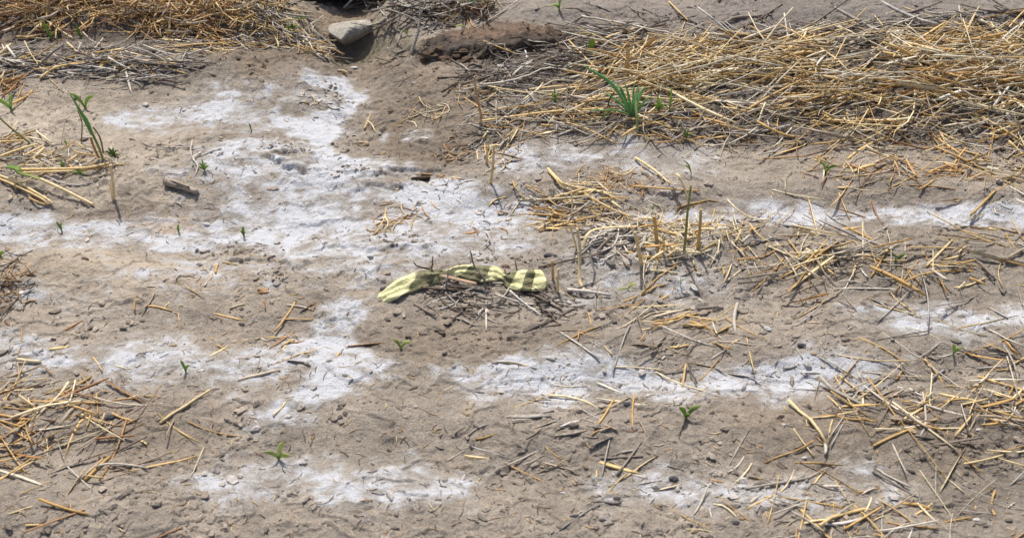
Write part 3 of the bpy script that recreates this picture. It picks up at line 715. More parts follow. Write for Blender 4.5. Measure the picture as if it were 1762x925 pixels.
for pts, rad, c, lb in [
  ([(911,154),(955,149),(1000,146)], .004, g1, 'pale straw pointing left out of the golden heap above the grey branch'),
  ([(824,209),(916,196),(989,189),(1073,186)], .005, g0, 'very long golden straw reaching left from the foot of the leek like plant'),
  ([(1086,132),(1140,126),(1204,119)], .005, g1, 'thick pale straw across the golden heap, upper of two'),
  ([(1043,162),(1120,155),(1204,147)], .005, g1, 'thick pale straw across the golden heap, lower of two'),
  ([(975,211),(1010,222),(1060,247)], .004, g0, 'straw slanting down right below the leek like plant'),
  ([(978,69),(1000,92),(1030,122)], .0045, g0, 'tan straw slanting down right through the grey stalks into the heap'),
  ([(892,220),(884,234),(874,250)], .004, g1, 'short pale straw slanting at the left foot of the right heap'),
  ([(957,195),(948,207),(939,219)], .004, g0, 'short straw leaning left below the long golden straw'),
  ([(1151,3),(1168,20),(1184,36)], .004, g0, 'tan straw at the top right corner slanting over bare soil'),
  ([(959,58),(1010,58),(1059,61)], .003, OLIVE, 'thin olive straw on dark soil behind the grey stalks'),
  ([(832,70),(860,82),(889,93)], .003, g2, 'thin straw on the edge of the dark eroded bank'),
  ([(963,335),(995,331),(1026,327)], .0042, g1, 'thick pale straw across the top of the right tangle'),
  ([(1001,330),(1048,357),(1089,374)], .0042, g0, 'long straw slanting down right out of the right tangle'),
  ([(960,344),(985,345),(1007,346)], .004, g0, 'straw lying level in the middle of the right tangle'),
  ([(1031,342),(1060,340),(1084,341)], .0035, g2, 'straw pointing right from the right tangle'),
  ([(925,395),(940,385),(957,378)], .0035, g1, 'straw at the lower left corner of the right tangle'),
  ([(1089,320),(1140,324),(1204,328)], .0036, g2, 'long thin straw lying level at the right above the stubble'),
  ([(891,345),(920,346),(954,344)], .003, DARK[1], 'dark straw lying level left of the right tangle'),
  ([(906,319),(925,328),(943,338)], .003, g2, 'thin brown straw above the dark level straw'),
  ([(1134,393),(1160,402),(1186,413)], .0048, g0, 'thick straw slanting through the upright stubble'),
  ([(1149,440),(1160,432),(1169,426)], .0052, g1, 'short thick cut straw at the foot of the stubble'),
  ([(976,498),(1010,501),(1050,507)], .0058, GREY[4], 'thick pale stick lying at the lower right of the tape'),
  ([(0,244),(20,243),(42,242)], .0045, g0, 'straw lying level at the left edge under the olive stem'),
  ([(-6,271),(42,254),(65,248)], .005, g1, 'thick pale straw rising right from the left edge'),
  ([(43,267),(60,258),(75,250)], .0042, g1, 'upper one of the short parallel straws at the left'),
  ([(55,274),(66,264),(76,254)], .0052, g1, 'thicker one of the short parallel straws at the left'),
  ([(48,236),(62,239),(79,243)], .004, g3, 'pale straw stub behind the fallen stems at the left'),
  ([(63,226),(76,236),(89,246)], .004, g3, 'pale straw stub slanting down right at the left'),
  ([(114,279),(123,273),(132,267)], .0036, g1, 'short straw left of the green grass foot'),
  ([(127,260),(146,265),(168,267)], .0032, g2, 'thin straw running into the green grass foot'),
  ([(32,292),(98,291),(149,289),(188,281)], .0062, g0, 'thick long straw lying level towards the cut stub at the left'),
  ([(36,297),(98,295),(149,293)], .004, g1, 'thinner straw under the thick level one at the left'),
  ([(-4,301),(28,313),(79,341),(90,351)], .0052, g1, 'top straw of the slanting bundle at the left edge'),
  ([(0,308),(28,320),(72,342),(82,352)], .0046, g0, 'second straw of the slanting bundle at the left edge'),
  ([(40,318),(60,330),(88,346)], .0046, g1, 'third straw of the slanting bundle at the left edge'),
  ([(50,340),(64,347),(78,352)], .004, g2, 'lowest straw of the slanting bundle at the left edge'),
  ([(78,34),(100,50),(127,67)], .0042, g3, 'pale straw of an inverted V at top left, right arm'),
  ([(78,34),(62,48),(47,62)], .0042, g3, 'pale straw of an inverted V at top left, left arm'),
  ([(151,30),(188,18),(224,5)], .0045, g0, 'golden straw slanting up right on the rusty mat'),
  ([(300,80),(345,76),(392,75)], .004, g0, 'straw lying level below the right end of the rusty mat'),
  ([(154,131),(200,100),(270,107),(332,113)], .005, g0, 'long bowed golden straw in the grey windrow'),
  ([(68,135),(97,116),(150,105)], .005, g0, 'golden straw slanting up right in the grey windrow'),
  ([(60,120),(120,112),(190,104)], .0045, g2, 'golden straw lying level in the grey windrow'),
  ([(943,290),(960,308),(979,327)], .0052, g1, 'thick straw slanting down into the right tangle from upper left'),
  ([(944,294),(955,306),(966,322)], .0042, g0, 'straw beside the thick slanting one of the right tangle'),
  ([(1093,271),(1125,292),(1153,316)], .0052, g1, 'thick straw slanting down right at the right edge above the stubble'),
  ]:
    stem(pts, rad, c, lb, h=.012, hs=[.008] + [.02] * (len(pts) - 2) + [.008])
# flat leaves and curled strips
for pts, rad, c, lb in [
  ([(1096,97),(1112,80),(1130,62)], .013, RUST[2], 'broad brown leaf standing out of the golden heap'),
  ([(1076,138),(1079,110),(1081,84)], .012, RUST[2], 'upright tan leaf in the middle of the golden heap')]:
    standing(pts, rad, c, lb, 'leaf', 'dry_leaf', .15)
stem([(1153,302),(1166,300),(1176,318),(1184,346)], .007, g1, 'curled dry leaf hanging by the olive rod at the right', 'leaf', 'dry_leaf', flatn=.2, hs=[.05, .10, .07, .02])
stem([(1004,426),(1009,407),(1020,396),(1048,391),(1098,389)], .006, g1, 'bent pale strip arching left from the stubble', 'leaf', 'dry_leaf', flatn=.35, hs=[.01, .05, .06, .04, .03])
stem([(882,311),(886,322),(892,332),(903,340)], .003, g2, 'small curved stem on the salt at right middle', hs=[.01, .02, .01, .006])
stem([(836,398),(842,408),(838,418),(824,430)], .0026, GREY[1], 'small pale curled root hook near the lower middle', 'root', 'root_hook', hs=[.006, .02, .012, .006])
stem([(14,286),(28,289),(35,297),(52,302),(73,309)], .014, lin(128, 168, 78), 'broad green leaf bent over at the left edge', 'leaf', 'green_leaf', flatn=.14, mat=M_LEAF, hs=[.05, .07, .06, .04, .03], taper=.5, col2=lin(170, 168, 90))
stem([(70,308),(107,325),(135,339),(161,352)], .0062, g1, 'thick straw stem below the bent green leaf at the left', hs=[.03, .025, .015, .006])
standing([(983,374),(985,349),(983,333)], .004, g3, 'pale straw standing up in the right tangle')
standing([(970,209),(974,176),(976,146)], .0036, g3, 'thin pale straw standing left of the leek like plant')
standing([(1113,149),(1115,134),(1116,120)], .003, g3, 'short pale straw standing upright in the golden heap')
standing([(829,203),(820,162),(816,132)], .005, RUST[0], 'brown stalk standing at the left end of the grey stalks')
standing([(844,316),(848,285),(850,250)], .0055, g0, 'flattened straw standing at the left foot of the right heap', flatn=.5)
standing([(837,282),(838,268),(839,252)], .006, g1, 'short leafy straw standing at the left foot of the right heap', flatn=.4)
standing([(862,272),(868,260),(874,250)], .004, g1, 'short straw leaning right at the left foot of the right heap')
standing([(1007,498),(998,484),(997,460),(998,426),(993,391)], .0075, g1, 'tall flattened pale stalk right of the tape', flatn=.55, lean=.18)
standing([(993,428),(986,405),(980,385)], .004, g1, 'thin stalk leaning against the tall flattened stalk')
standing([(1025,470),(1018,450),(1012,432)], .0045, GREY[4], 'bleached grey stalk right of the tall flattened stalk')
standing([(952,482),(951,465),(950,448)], .0055, g2, 'brown cut stub just right of the tape end, nearer the tape')
standing([(959,506),(960,484),(961,462)], .0055, g1, 'pale cut stub just right of the tape end, farther from the tape')
standing([(1131,415),(1128,394),(1125,372)], .008, g2, 'thick cut stub standing in the lower right stubble')
standing([(1129,388),(1120,377),(1098,375)], .005, g1, 'bent straw arm hooked over the thick cut stub')
standing([(1105,456),(1099,430),(1092,399)], .008, g1, 'thick pale stub leaning left at the stubble edge', flatn=.6)
standing([(1141,436),(1142,420),(1140,402)], .006, g1, 'white cut stub in the middle of the stubble')
standing([(1176,442),(1180,405),(1183,366),(1189,319)], .0055, OLIVE, 'tall olive rod standing at the right casting a thin shadow', 'stalk', 'standing_stalk')
standing([(1200,430),(1204,395),(1206,360)], .007, g2, 'thick brown stalk right of the olive rod', 'stalk', 'standing_stalk')
standing([(195,344),(194,313),(190,284)], .0068, g1, 'pale cut stub standing at the left of the flat', flatn=.8)
standing([(193,338),(191,326),(188,315)], .004, g1, 'torn pale sheath beside the cut stub at the left')
standing([(104,248),(109,225),(114,202)], .0022, g3, 'very thin pale stem standing at the left')
standing([(139,246),(141,212),(134,191)], .003, lin(130, 112, 66), 'thin brown stalk beside the green grass blade at the left', 'stalk', 'standing_stalk')
standing([(288,65),(291,42),(295,14)], .0042, g1, 'pale straw leaning down off the rusty mat')
standing([(56,247),(22,223),(-4,200)], .0055, OLIVE, 'olive green stem rising to the left edge', 'stalk', 'standing_stalk')
standing([(27,326),(25,315),(24,305)], .004, g1, 'short peg like straw in the slanting bundle at the left')

# woody branches and twigs
def branch(parts, label, cat='branch', name='branch', group=None, loc_px=None):
    """parts: (child name, points with heights, radius, colour); traced in the picture"""
    b0 = at(*loc_px)
    e = empty(name, b0, label, cat, group)
    for nm, P, rad, c in parts:
        rad = rad * .52; P = densify(P, 5); P = P + rng.normal(size=P.shape) * rad * .22
        mb = MB(); mb.tube(P, rad * np.linspace(1, .55, len(P)), c, 6)
        mb.build(nm, M_WOOD, e)
    return e
def lie(pts, hs): return [at(p[0], p[1], h * U) for p, h in zip(pts, hs)]
def rise(pts, y0, y1): return [over(p[0], p[1], y0 + U * (y1 - y0) * i / (len(pts) - 1)) for i, p in enumerate(pts)]
yb = at(708, 92)[1]
branch([('stem', rise([(708,94),(719,56),(722,34),(723,15),(721,-20)], yb, yb + .1), .0085, GREY[0]),
        ('side_shoot', rise([(719,56),(728,50),(740,46)], yb + .03, yb), .004, GREY[1]),
        ('side_shoot', rise([(722,34),(714,40),(708,48)], yb + .05, yb), .004, GREY[2]),
        ('side_shoot', rise([(722,30),(728,14),(735,-8)], yb + .05, yb + .1), .004, GREY[1])],
       'tall grey branch leaning over the gully with its foot in the mud', loc_px=(708, 94))
branch([('stem', lie([(614,66),(640,52),(668,38),(706,16)], [.02, .03, .05, .09]), .010, GREY[2]),
        ('side_shoot', lie([(668,38),(660,24),(650,12)], [.05, .07, .08]), .006, GREY[4])],
       'long brown grey branch lying from the big rock up to the right', loc_px=(660, 44))
branch([('stem', rise([(678,26),(676,12),(674,-12)], at(678,26)[1], at(678,26)[1] + .05), .010, GREY[0])],
       'short grey stub standing in the gully brushwood', loc_px=(678, 26))
branch([('stem', rise([(709,34),(709,20),(707,-6)], at(709,34)[1], at(709,34)[1] + .05), .006, GREY[1])],
       'thin grey stem standing left of the tall branch', loc_px=(709, 34))
branch([('stem', lie([(683,77),(691,56),(703,45),(718,34)], [.012, .03, .05, .08]), .006, GREY[2]),
        ('side_shoot', lie([(691,56),(680,50),(668,42)], [.03, .03, .03]), .005, GREY[3])],
       'crooked grey twig with a knob lying left of the tall branch', 'twig', 'crooked_twig', loc_px=(683, 77))
branch([('stem', lie([(592,13),(600,5),(612,-8)], [.02, .06, .12]), .009, GREY[4])],
       'pale peeled stick pointing out of the dark hollow', 'stick', 'stick', loc_px=(592, 13))
branch([('stem', lie([(596,12),(612,8),(632,0)], [.02, .03, .05]), .008, GREY[2])],
       'brown stick lying across the mouth of the dark hollow', 'stick', 'stick', loc_px=(600, 11))
branch([('stem', lie([(828,146),(868,141),(905,131),(938,118),(975,119)], [.012, .03, .04, .045, .03]), .007, GREY[1]),
        ('side_shoot', lie([(905,131),(890,140),(880,146)], [.035, .02, .01]), .004, GREY[1])],
       'long bleached forked branch lying left of the golden heap', loc_px=(868, 141))
branch([('stem', lie([(1000,28),(1060,38),(1120,50),(1180,62)], [.02, .04, .05, .03]), .007, GREY[1])],
       'straight grey branch slanting down right behind the golden heap', loc_px=(1060, 38))
branch([('stem', lie([(1035,81),(1060,65),(1089,58),(1113,43)], [.03, .06, .07, .06]), .006, GREY[1])],
       'grey branch rising right from the golden heap', loc_px=(1060, 65))
branch([('stem', lie([(927,459),(965,450),(1008,442),(1040,432)], [.012, .015, .02, .02]), .007, DARK[1]),
        ('side_shoot', lie([(1008,442),(1030,440),(1048,444)], [.02, .015, .008]), .004, GREY[3])],
       'dark branch lying right of the tape toward the stubble', loc_px=(965, 450))
branch([('stem', lie([(345,262),(332,272),(340,284),(336,300)], [.006, .02, .012, .006]), .0045, GREY[4]),
        ('side_shoot', lie([(332,272),(328,258),(331,240)], [.02, .04, .03]), .0035, GREY[1])],
       'white bleached twig bent above the weathered wood', 'twig', 'bleached_twig', loc_px=(340, 284))
branch([('stem', lie([(640,222),(652,214),(668,208),(705,204)], [.006, .012, .012, .006]), .004, GREY[3])],
       'thin dark twig bent on the mud left of the straw wisp', 'twig', 'dark_twig', loc_px=(652, 214))
branch([('stem', lie([(626,222),(632,208),(638,196)], [.006, .02, .03]), .005, g0), ('leaf', lie([(632,208),(640,214),(646,226)], [.02, .02, .006]), .004, g1)],
       'bent straw stub with a leaf right of the white salt tongue', 'straw', 'straw_stub', loc_px=(630, 214))
branch([('stem', lie([(645,402),(655,388),(662,372),(664,358)], [.006, .02, .03, .04]), .0045, g0), ('leaf', lie([(662,372),(668,384),(660,396)], [.03, .02, .006]), .004, g1)],
       'straw stub with a torn leaf on the salt in the centre', 'straw', 'straw_stub', loc_px=(655, 390))
yb = at(765, 497)[1]
branch([('stem', rise([(765,497),(761,487),(753,476),(739,457)], yb, yb + .08), .0048, DARK[1]),
        ('side_shoot', rise([(743,462),(744,452),(745,440)], yb + .07, yb + .08), .0044, DARK[1]),
        ('side_shoot', rise([(739,462),(719,458),(711,451)], yb + .07, yb + .02), .0044, DARK[2]),
        ('side_shoot', rise([(743,480),(742,470),(741,461)], yb + .06, yb + .07), .0048, GREY[1])],
       'dark forked twig standing over the left end of the tape', 'twig', 'forked_twig', loc_px=(765, 497))
yb = at(766, 500)[1]
branch([('stem', rise([(766,500),(769,480),(771,464)], yb, yb + .03), .006, GREY[0])],
       'grey twig stub standing right of the forked twig', 'twig', 'twig_stub', loc_px=(766, 500))
yb = at(836, 504)[1]
branch([('stem', rise([(836,504),(833,483),(826,469),(817,459),(809,432)], yb, yb + .08), .0058, GREY[3]),
        ('side_shoot', rise([(829,474),(820,470),(812,476)], yb + .04, yb), .004, GREY[2])],
       'grey twig bent over the middle of the tape', 'twig', 'bent_twig', loc_px=(836, 504))
branch([('stem', rise([(880,492),(872,476),(868,460)], at(880,492)[1], at(880,492)[1] + .05), .0045, RUST[3]),
        ('side_shoot', rise([(867,478),(863,486),(858,494)], at(880,492)[1] + .03, at(880,492)[1]), .0045, GREY[1])],
       'brown twig crossing the tape at its pinch', 'twig', 'crossing_twig', loc_px=(880, 492))
stem([(754,472),(785,480),(820,488)], .010, lin(172, 146, 122), 'broad pinkish stalk lying along the front of the tape', 'stalk', 'flat_stalk', flatn=.45, hs=[.02, .025, .012], mat=M_WOOD)
stem([(770,488),(800,492),(840,500)], .006, GREY[2], 'grey stalk lying in front of the pinkish stalk', 'stalk', 'flat_stalk', mat=M_WOOD)

# ================================================================== STONES AND WOOD
def stone(px, py, wpx, hpx, c, label, seed, name='stone', sub=ICO2, group=None, rough=.16, depth=.8, rot=None, mat=None, cat='stone', sink=.3, jag=.05):
    p = at(px, py + hpx * .35); sc = np.hypot(p[1], CAM_H) / FPX
    r = np.random.default_rng(seed)
    sx, sz = wpx * sc / 2, max(hpx * sc * .36, .002); depth = min(depth, max(.35, 1.1 * hpx / wpx))
    V0, F0 = sub
    V = V0.copy()
    for _ in range(7):                           # chop flat facets
        d = r.normal(size=3); d /= np.linalg.norm(d); k = r.uniform(.62, .9)
        ex = np.maximum(V @ d - k, 0); V = V - ex[:, None] * d
    V = V * (1 + jag * r.normal(size=len(V)))[:, None]
    V = V * np.array([sx, sx * depth, sz])
    a_ = r.uniform(-.3, .3) if rot is None else rot
    V = np.stack([V[:, 0] * math.cos(a_) - V[:, 1] * math.sin(a_), V[:, 0] * math.sin(a_) + V[:, 1] * math.cos(a_), V[:, 2]], 1)
    mb = MB(); mb.add(V + p + np.array([0, 0, sz * (1 - 2 * sink)]), F0, c)
    return tag(mb.build(name, mat or M_STONE, smooth=False), label, cat, group)

# the big rock: a slab with a bright left facet and a shaded right flank
def big_rock():
    import bmesh
    b = bmesh.new(); y0 = at(592, 69)[1] - .025
    out = [(563,50),(569,41),(601,36),(636,33.5),(641,41),(641.5,47),(621,60.5),(587,71),(577,65),(566,57)]
    front = [over(x, y, y0) for x, y in out]
    pts = []
    for (x, y), dy in zip(out, [.04,.15,.17,.13,.08,.06,.01,-.09,-.05,-.01]): pts.append(over(x, y, y0 + dy * U))
    for (x, y), dy in [((613,36),.09),((602,46),-.02),((600,54),-.05),((586,70),-.10)]: pts.append(over(x, y, y0 + dy * U))
    pts += [over(570, 52, y0 + .15) - np.array([0, 0, .06]), over(632, 44, y0 + .17) - np.array([0, 0, .07]), over(600, 60, y0 + .1) - np.array([0, 0, .08])]
    for p in pts: b.verts.new(p)
    bmesh.ops.convex_hull(b, input=b.verts[:])
    bmesh.ops.delete(b, geom=[v for v in b.verts if not v.link_faces], context='VERTS')
    bmesh.ops.bevel(b, geom=b.edges[:], offset=.0032, segments=1, affect='EDGES', profile=.6)
    bmesh.ops.triangulate(b, faces=b.faces[:])
    for _ in range(2): bmesh.ops.subdivide_edges(b, edges=[e for e in b.edges if e.calc_length() > .008], cuts=1, use_grid_fill=False); bmesh.ops.triangulate(b, faces=b.faces[:])
    b.verts.ensure_lookup_table(); V = np.array([v.co[:] for v in b.verts])
    F = [[v.index for v in f.verts] for f in b.faces]; b.free()
    V += .0022 * fbm(V[:, 0] * 1 + V[:, 2], V[:, 1] + V[:, 2] * .7, 30, 3, 191)[:, None] * np.array([.5, -.6, .6])
    mb = MB(); mb.add(V, F, lin(158, 153, 142))
    tag(mb.build('rock', M_STONE, smooth=False), 'large angular grey rock lying in the gully at the top', 'rock')
big_rock()
SG, ST, SW, SD = lin(150, 146, 138), lin(168, 148, 120), lin(206, 204, 198), lin(76, 74, 78)
for i, (px, py, w_, h_, c, lb) in enumerate([
  (547,93,16,9,SW,'pale stone on the left bank below the big rock'),
  (587,121,24,10,ST,'flat tan stone on the gully bed below the big rock'),
  (609,115,14,6,SW,'flat white stone beside the flat tan stone'),
  (712,142,18,5,SG,'small flat grey stone on the bare brown mud'),
  (625,244,26,13,ST,'tan stone at the head of the middle rill'),
  (652,228,16,9,SG,'grey stone up right of the tan rill stone'),
  (272,270,14,10,SD,'dark stone left of the grey twig wisp'),
  (664,494,20,12,SD,'dark slate stone touching the left end of the tape'),
  (799,450,22,16,SG,'grey stone right behind the tape'),
  (790,461,12,5,SD,'dark flat pebble between the tape and the grey stone'),
  (943,437,16,11,SD,'dark round stone behind the cut stubs'),
  (1086,408,14,24,SD,'dark upright stone under the leaning stub'),
  (470,322,26,8,lin(176,160,144),'flat pinkish slab of crust left of the white tongue'),
  (690,310,14,7,ST,'small tan stone in the brown rill'),
  (452,496,20,9,lin(176,146,110),'small tan stone near the bottom of the flat'),
  (477,487,14,8,SG,'small grey stone above the bottom tan stone'),
  (355,384,14,6,SW,'pale flake at the end of the tan sand patch'),
  (730,236,14,6,SW,'white crust flake on the brown mud'),
  (548,80,8,5,SD,'small dark pebble beside the rock'),
  (936,450,10,6,SG,'small grey pebble behind the tape end'),
  (870,455,16,8,lin(140,118,100),'brown stone behind the pinch of the tape'),
  (660,262,12,6,ST,'small stone left of the brown rill'),
  ]):
    stone(px, py, w_, h_, c, lb, 300 + i)
def clod(px, py, w_, h_, c, lb, i, group=None):
    stone(px, py, w_, h_, c, lb, 400 + i, 'soil_clod', ICO2, group, .3, .9, None, M_CLOD, 'clod', .5, .2)
clod(736, 297, 36, 11, lin(146,124,100), 'tan clod roofing a dark gap in the centre right', 1)
clod(723, 306, 36, 11, lin(34,27,22), 'dark lump painted as shade in the gap under the tan clod', 2)  # near-black lump, its colour stands in for the shaded gap
clod(197, 268, 20, 10, lin(70,66,48), 'dark clod under the weed by the green grass foot', 3)
for i, (px, py, w_, h_) in enumerate([(740,88,26,16),(762,96,22,14),(784,92,28,18),(806,98,24,14),(828,92,22,14),(730,100,18,10),(756,80,16,12),(850,90,24,12),(776,104,14,8),(815,104,12,7),(872,84,20,10),(798,84,18,12)]):
    clod(px, py, w_, h_, lin(98,82,66) * rng.uniform(.7, 1.15), 'dark brown soil clod on the eroded right bank of the gully, %s end' % ('left' if px < 765 else 'middle' if px < 810 else 'right'), 10 + i, 'clods on the eroded bank')
for i in range(46):
    px, py = rng.uniform(20, 1740), rng.uniform(530, 915)
    s_ = rng.uniform(8, 22)
    kc = int(rng.integers(4)); hz = ['far left', 'left of centre', 'right of centre', 'far right'][min(3, int(px // 441))]; vt = 'just below the tape line' if py < 660 else 'midway down' if py < 790 else 'near the bottom'
    stone(px, py, s_, s_ * rng.uniform(.35, .6), (SG, ST, SD, SW)[kc] * rng.uniform(.8, 1.1), '%s pebble on the bare foreground, %s, %s' % (('grey', 'tan', 'dark', 'whitish')[kc], hz, vt), 500 + i, 'pebble', ICO1, 'foreground pebbles', cat='pebble')

# weathered piece of wood
def driftwood():
    a_, b_ = at(285, 311, .012), at(339, 330, .009)
    e = empty('weathered_wood', at(312, 325), 'short weathered grey piece of wood lying on the salt at left', 'wood')
    P = densify([a_, a_ * .6 + b_ * .4, b_], 8)
    mb = MB(); n_ = len(P); mb.tube(P, 0.0125 * (1 + .10 * np.sin(np.arange(n_) * 1.7)) * np.linspace(1.08, .72, n_), lin(166, 152, 136), 9, .8, np.linspace(0, .5, n_))
    mb.build('log', M_WOOD, e)
    d = (b_ - a_) / np.linalg.norm(b_ - a_)
    mb = MB(); mb.tube([a_ - d * .004, a_ - d * .0005], [.0085, .010], lin(58, 48, 40), 9, .85); mb.build('dark_end', M_WOOD, e)  # dark cap in place of the log's hollow end
    for k in range(5):
        o_ = np.array([rng.uniform(-.004, .004), rng.uniform(-.008, .001), .0098])
        t0, t1 = sorted(rng.uniform(.02, .95, 2)); q0, q1 = a_ + (b_ - a_) * t0 + o_, a_ + (b_ - a_) * max(t1, t0 + .25) + o_
        mb = MB(); mb.tube(densify([q0, q1], 4), 0.0014, lin(110, 98, 86) * rng.uniform(.7, 1.3), 4); mb.build('splinter', M_WOOD, e)
driftwood()

# ================================================================== GREEN PLANTS
G1, G2, G3 = lin(164, 196, 116), lin(146, 178, 100), lin(188, 206, 134)
def blade(P, wid, c, parent, name='leaf', c2=None, roll=.0, prof=None):
    P = densify(P, 5); t = np.linspace(0, 1, len(P))
    prof = np.clip(.35 + 1.9 * t * (1.15 - t), .1, 1) * np.where(t > .75, (1 - t) / .25 * .95 + .05, 1) if prof is None else prof
    mb = MB(); mb.tube(P, wid * prof, c, 6, .12, roll, c2 if c2 is not None else c * 1.15, ref=(0.2, -.7, .7))
    return mb.build(name, M_LEAF, parent)
def seedling(px, py, leaves, label, c=G1, wid=5, stem_px=6, group=None, cat='seedling', name='seedling'):
    """leaves: list of tip offsets in picture pixels from the foot, with sideways bow"""
    b = at(px, py); sc = np.hypot(b[1], CAM_H) / FPX
    e = empty(name, b, label, cat, group)
    top = b + np.array([0, 0, stem_px * sc])
    if stem_px > 2:
        mb = MB(); mb.tube(densify([b - np.array([0, 0, .01]), top], 3), wid * sc * .28, c * .9, 6); mb.build('stem', M_LEAF, e)
    for i, (dx, dy) in enumerate(leaves):
        tip = b + np.array([dx * sc, (.25 if i % 2 else -.25) * abs(dx) * sc, -dy * sc / CP])
        mid = (top + tip) / 2 + np.array([-dx * sc * .12, 0, abs(dx) * sc * .16])
        root = b + np.array([0, 0, stem_px * sc * .5])
        lc = c * rng.uniform(.8, 1.15)
        blade([root, mid, tip], wid * sc * .44 * rng.uniform(.8, 1.1), lc, e, c2=lc * np.array([1.25, 1.12, .9]), roll=rng.uniform(-.5, .5))
    return e
seedling(88, 68, [(-6,-28),(3,-10)], 'seedling with one tall broad leaf below the rusty mat at top left', wid=9)
seedling(139, 66, [(-1,-20),(-9,-12),(4,-8)], 'small seedling right of the tall broad leafed one at top left', c=G2, wid=5)
seedling(20, 190, [(-24,-20),(9,-24)], 'two leafed seedling at the left edge', wid=9)
seedling(147, 187, [(-17,-26),(19,-18)], 'two leafed seedling right of the tall green blade', wid=8)
seedling(433, 226, [(-2,-13)], 'tiny seedling on the mud patch inside the upper salt', c=G2 * .9, wid=4, stem_px=3)
seedling(107, 399, [(-4,-18),(4,-16)], 'tiny dark green seedling on the left salt band', c=G2, wid=5)
seedling(308, 400, [(3,-14),(-2,-8)], 'tiny seedling below the tan sand patch', c=G2, wid=5)
seedling(420, 407, [(2,-18),(-5,-9),(5,-8)], 'dark green sprout on the salt at the bottom centre left', c=G2 * .75, wid=5)
seedling(352, 294, [(-6,-14),(0,-20),(6,-14),(9,-7),(-9,-7)], 'small leafy weed beside the bleached twig', c=G1 * .9, wid=4, stem_px=3, cat='weed', name='weed')
seedling(962, 18, [(-6,-6),(3,-22),(-14,-8)], 'seedling at the top edge right of the rusty grass', wid=5)
seedling(1016, 92, [(2,-22),(-5,-12)], 'broad leafed green seedling behind the golden heap', c=G2, wid=14, stem_px=3)
seedling(955, 178, [(-8,-20),(-2,-26),(5,-18),(8,-8),(-10,-8)], 'small green weed left of the leek like plant', c=G2, wid=4, stem_px=3, cat='weed', name='weed')
seedling(1131, 200, [(-3,-34),(-6,-18),(8,-20),(13,-16),(4,-26)], 'bright green leafy weed right of the leek like plant', wid=6, stem_px=8, cat='weed', name='weed')
seedling(1151, 196, [(0,-42),(3,-26)], 'thin green shoot right of the bright leafy weed', c=G2, wid=4)
seedling(1180, 238, [(-6,-16),(4,-14),(10,-8)], 'low green weed at the right edge below the golden heap', c=G2, wid=4, stem_px=3, cat='weed', name='weed')
seedling(1122, 362, [(-5,-10),(4,-9)], 'tiny pale sprout above the stubble', c=G3 * .8, wid=3, stem_px=2)
seedling(1080, 498, [(-18,-2),(16,-9),(4,-6)], 'flat green sprout at the bottom right of the photo ground', c=G3, wid=5, stem_px=2)
seedling(1170, 492, [(-1,-18),(5,-12)], 'thin green sprout right of the flat green sprout', c=G3 * .9, wid=2.5, stem_px=3)
seedling(2, 445, [(-2,-20),(8,-12),(-8,-14)], 'green sprout at the left edge above the root litter', wid=6)
seedling(115, 250, [(0,-10),(-3,-7),(4,-6)], 'tiny yellow green sprout left of the thin brown stalk', c=G3 * .9, wid=3.5, stem_px=2)
seedling(110, 290, [(-1,-16),(4,-10),(-5,-8)], 'tiny sprout growing through the thick level straw', c=G2, wid=4, stem_px=2)
seedling(138, 302, [(-10,-8),(8,-10),(16,-4),(-2,-12)], 'low green weed below the thick level straw', c=G1 * .85, wid=3.5, stem_px=2, cat='weed', name='weed')
seedling(802, 50, [(-18,-6),(20,8)], 'fallen green blade on the red brown soil', c=G3, wid=4, stem_px=2)
seedling(700, 60, [(4,-10),(-6,-6)], 'pale green shoot in the gully under the brushwood', c=G3 * .8, wid=4, stem_px=2)
seedling(196, 270, [(-12,-10),(-6,-14),(4,-15),(10,-10),(14,-4),(-14,-4)], 'dark green weed tuft at the green grass foot', c=G2 * .55, wid=4, stem_px=3, cat='weed', name='weed')
seedling(505, 55, [(-12,-8),(-2,-14),(8,-10),(12,-4)], 'green weed in the straw on the left gully bank', c=G2 * .9, wid=6, stem_px=3, cat='weed', name='weed')
seedling(515, 36, [(-10,-4),(14,-3)], 'pale green leaf lying on the left gully bank', c=G3, wid=5, stem_px=2)
for i, (px, py) in enumerate([(795,8),(806,3),(818,8),(828,2),(836,10),(812,14)]):
    seedling(px, py, [(-9,-10),(0,-15),(9,-9),(12,-3),(-12,-4)], 'leafy green weed at the top edge beside the rusty grass', c=G1 * .9, wid=7, stem_px=5, group='weeds at the top edge', cat='weed', name='weed')
seedling(400, 8, [(-12,-8),(-3,-14),(8,-12)], 'grey green weed on the top edge of the left bank', c=G2 * .8, wid=4, cat='weed', name='weed')
seedling(1190, 300, [(-20,-26),(-14,-14)], 'thin green blade leaning left at the right edge', c=G3 * .8, wid=3.5, stem_px=2)
for i, (px, py, lv, wd, lb) in enumerate([
   (1420,300,[(-14,-22),(18,-12)],7,'two leafed seedling far right below the golden heap'),
   (1540,455,[(-8,-20),(15,-17)],6,'two leafed seedling at the right above the straw row'),
   (690,600,[(-13,-21),(19,-10)],8,'two leafed seedling below the tape end'),
   (320,640,[(-3,-24),(9,-12)],6,'narrow seedling on the lower left salt'),
   (1180,720,[(-16,-26),(24,-20),(6,-8)],9,'large two leafed seedling in the right foreground'),
   (480,790,[(-22,-20),(14,-34),(24,-12)],9,'three leafed seedling in the left foreground'),
   (1640,610,[(-9,-22),(13,-11)],6,'seedling at the right edge of the foreground')]):
    seedling(px, py, lv, lb, wid=wd, stem_px=6, c=(G1, G2, G3)[i % 3] * .9)

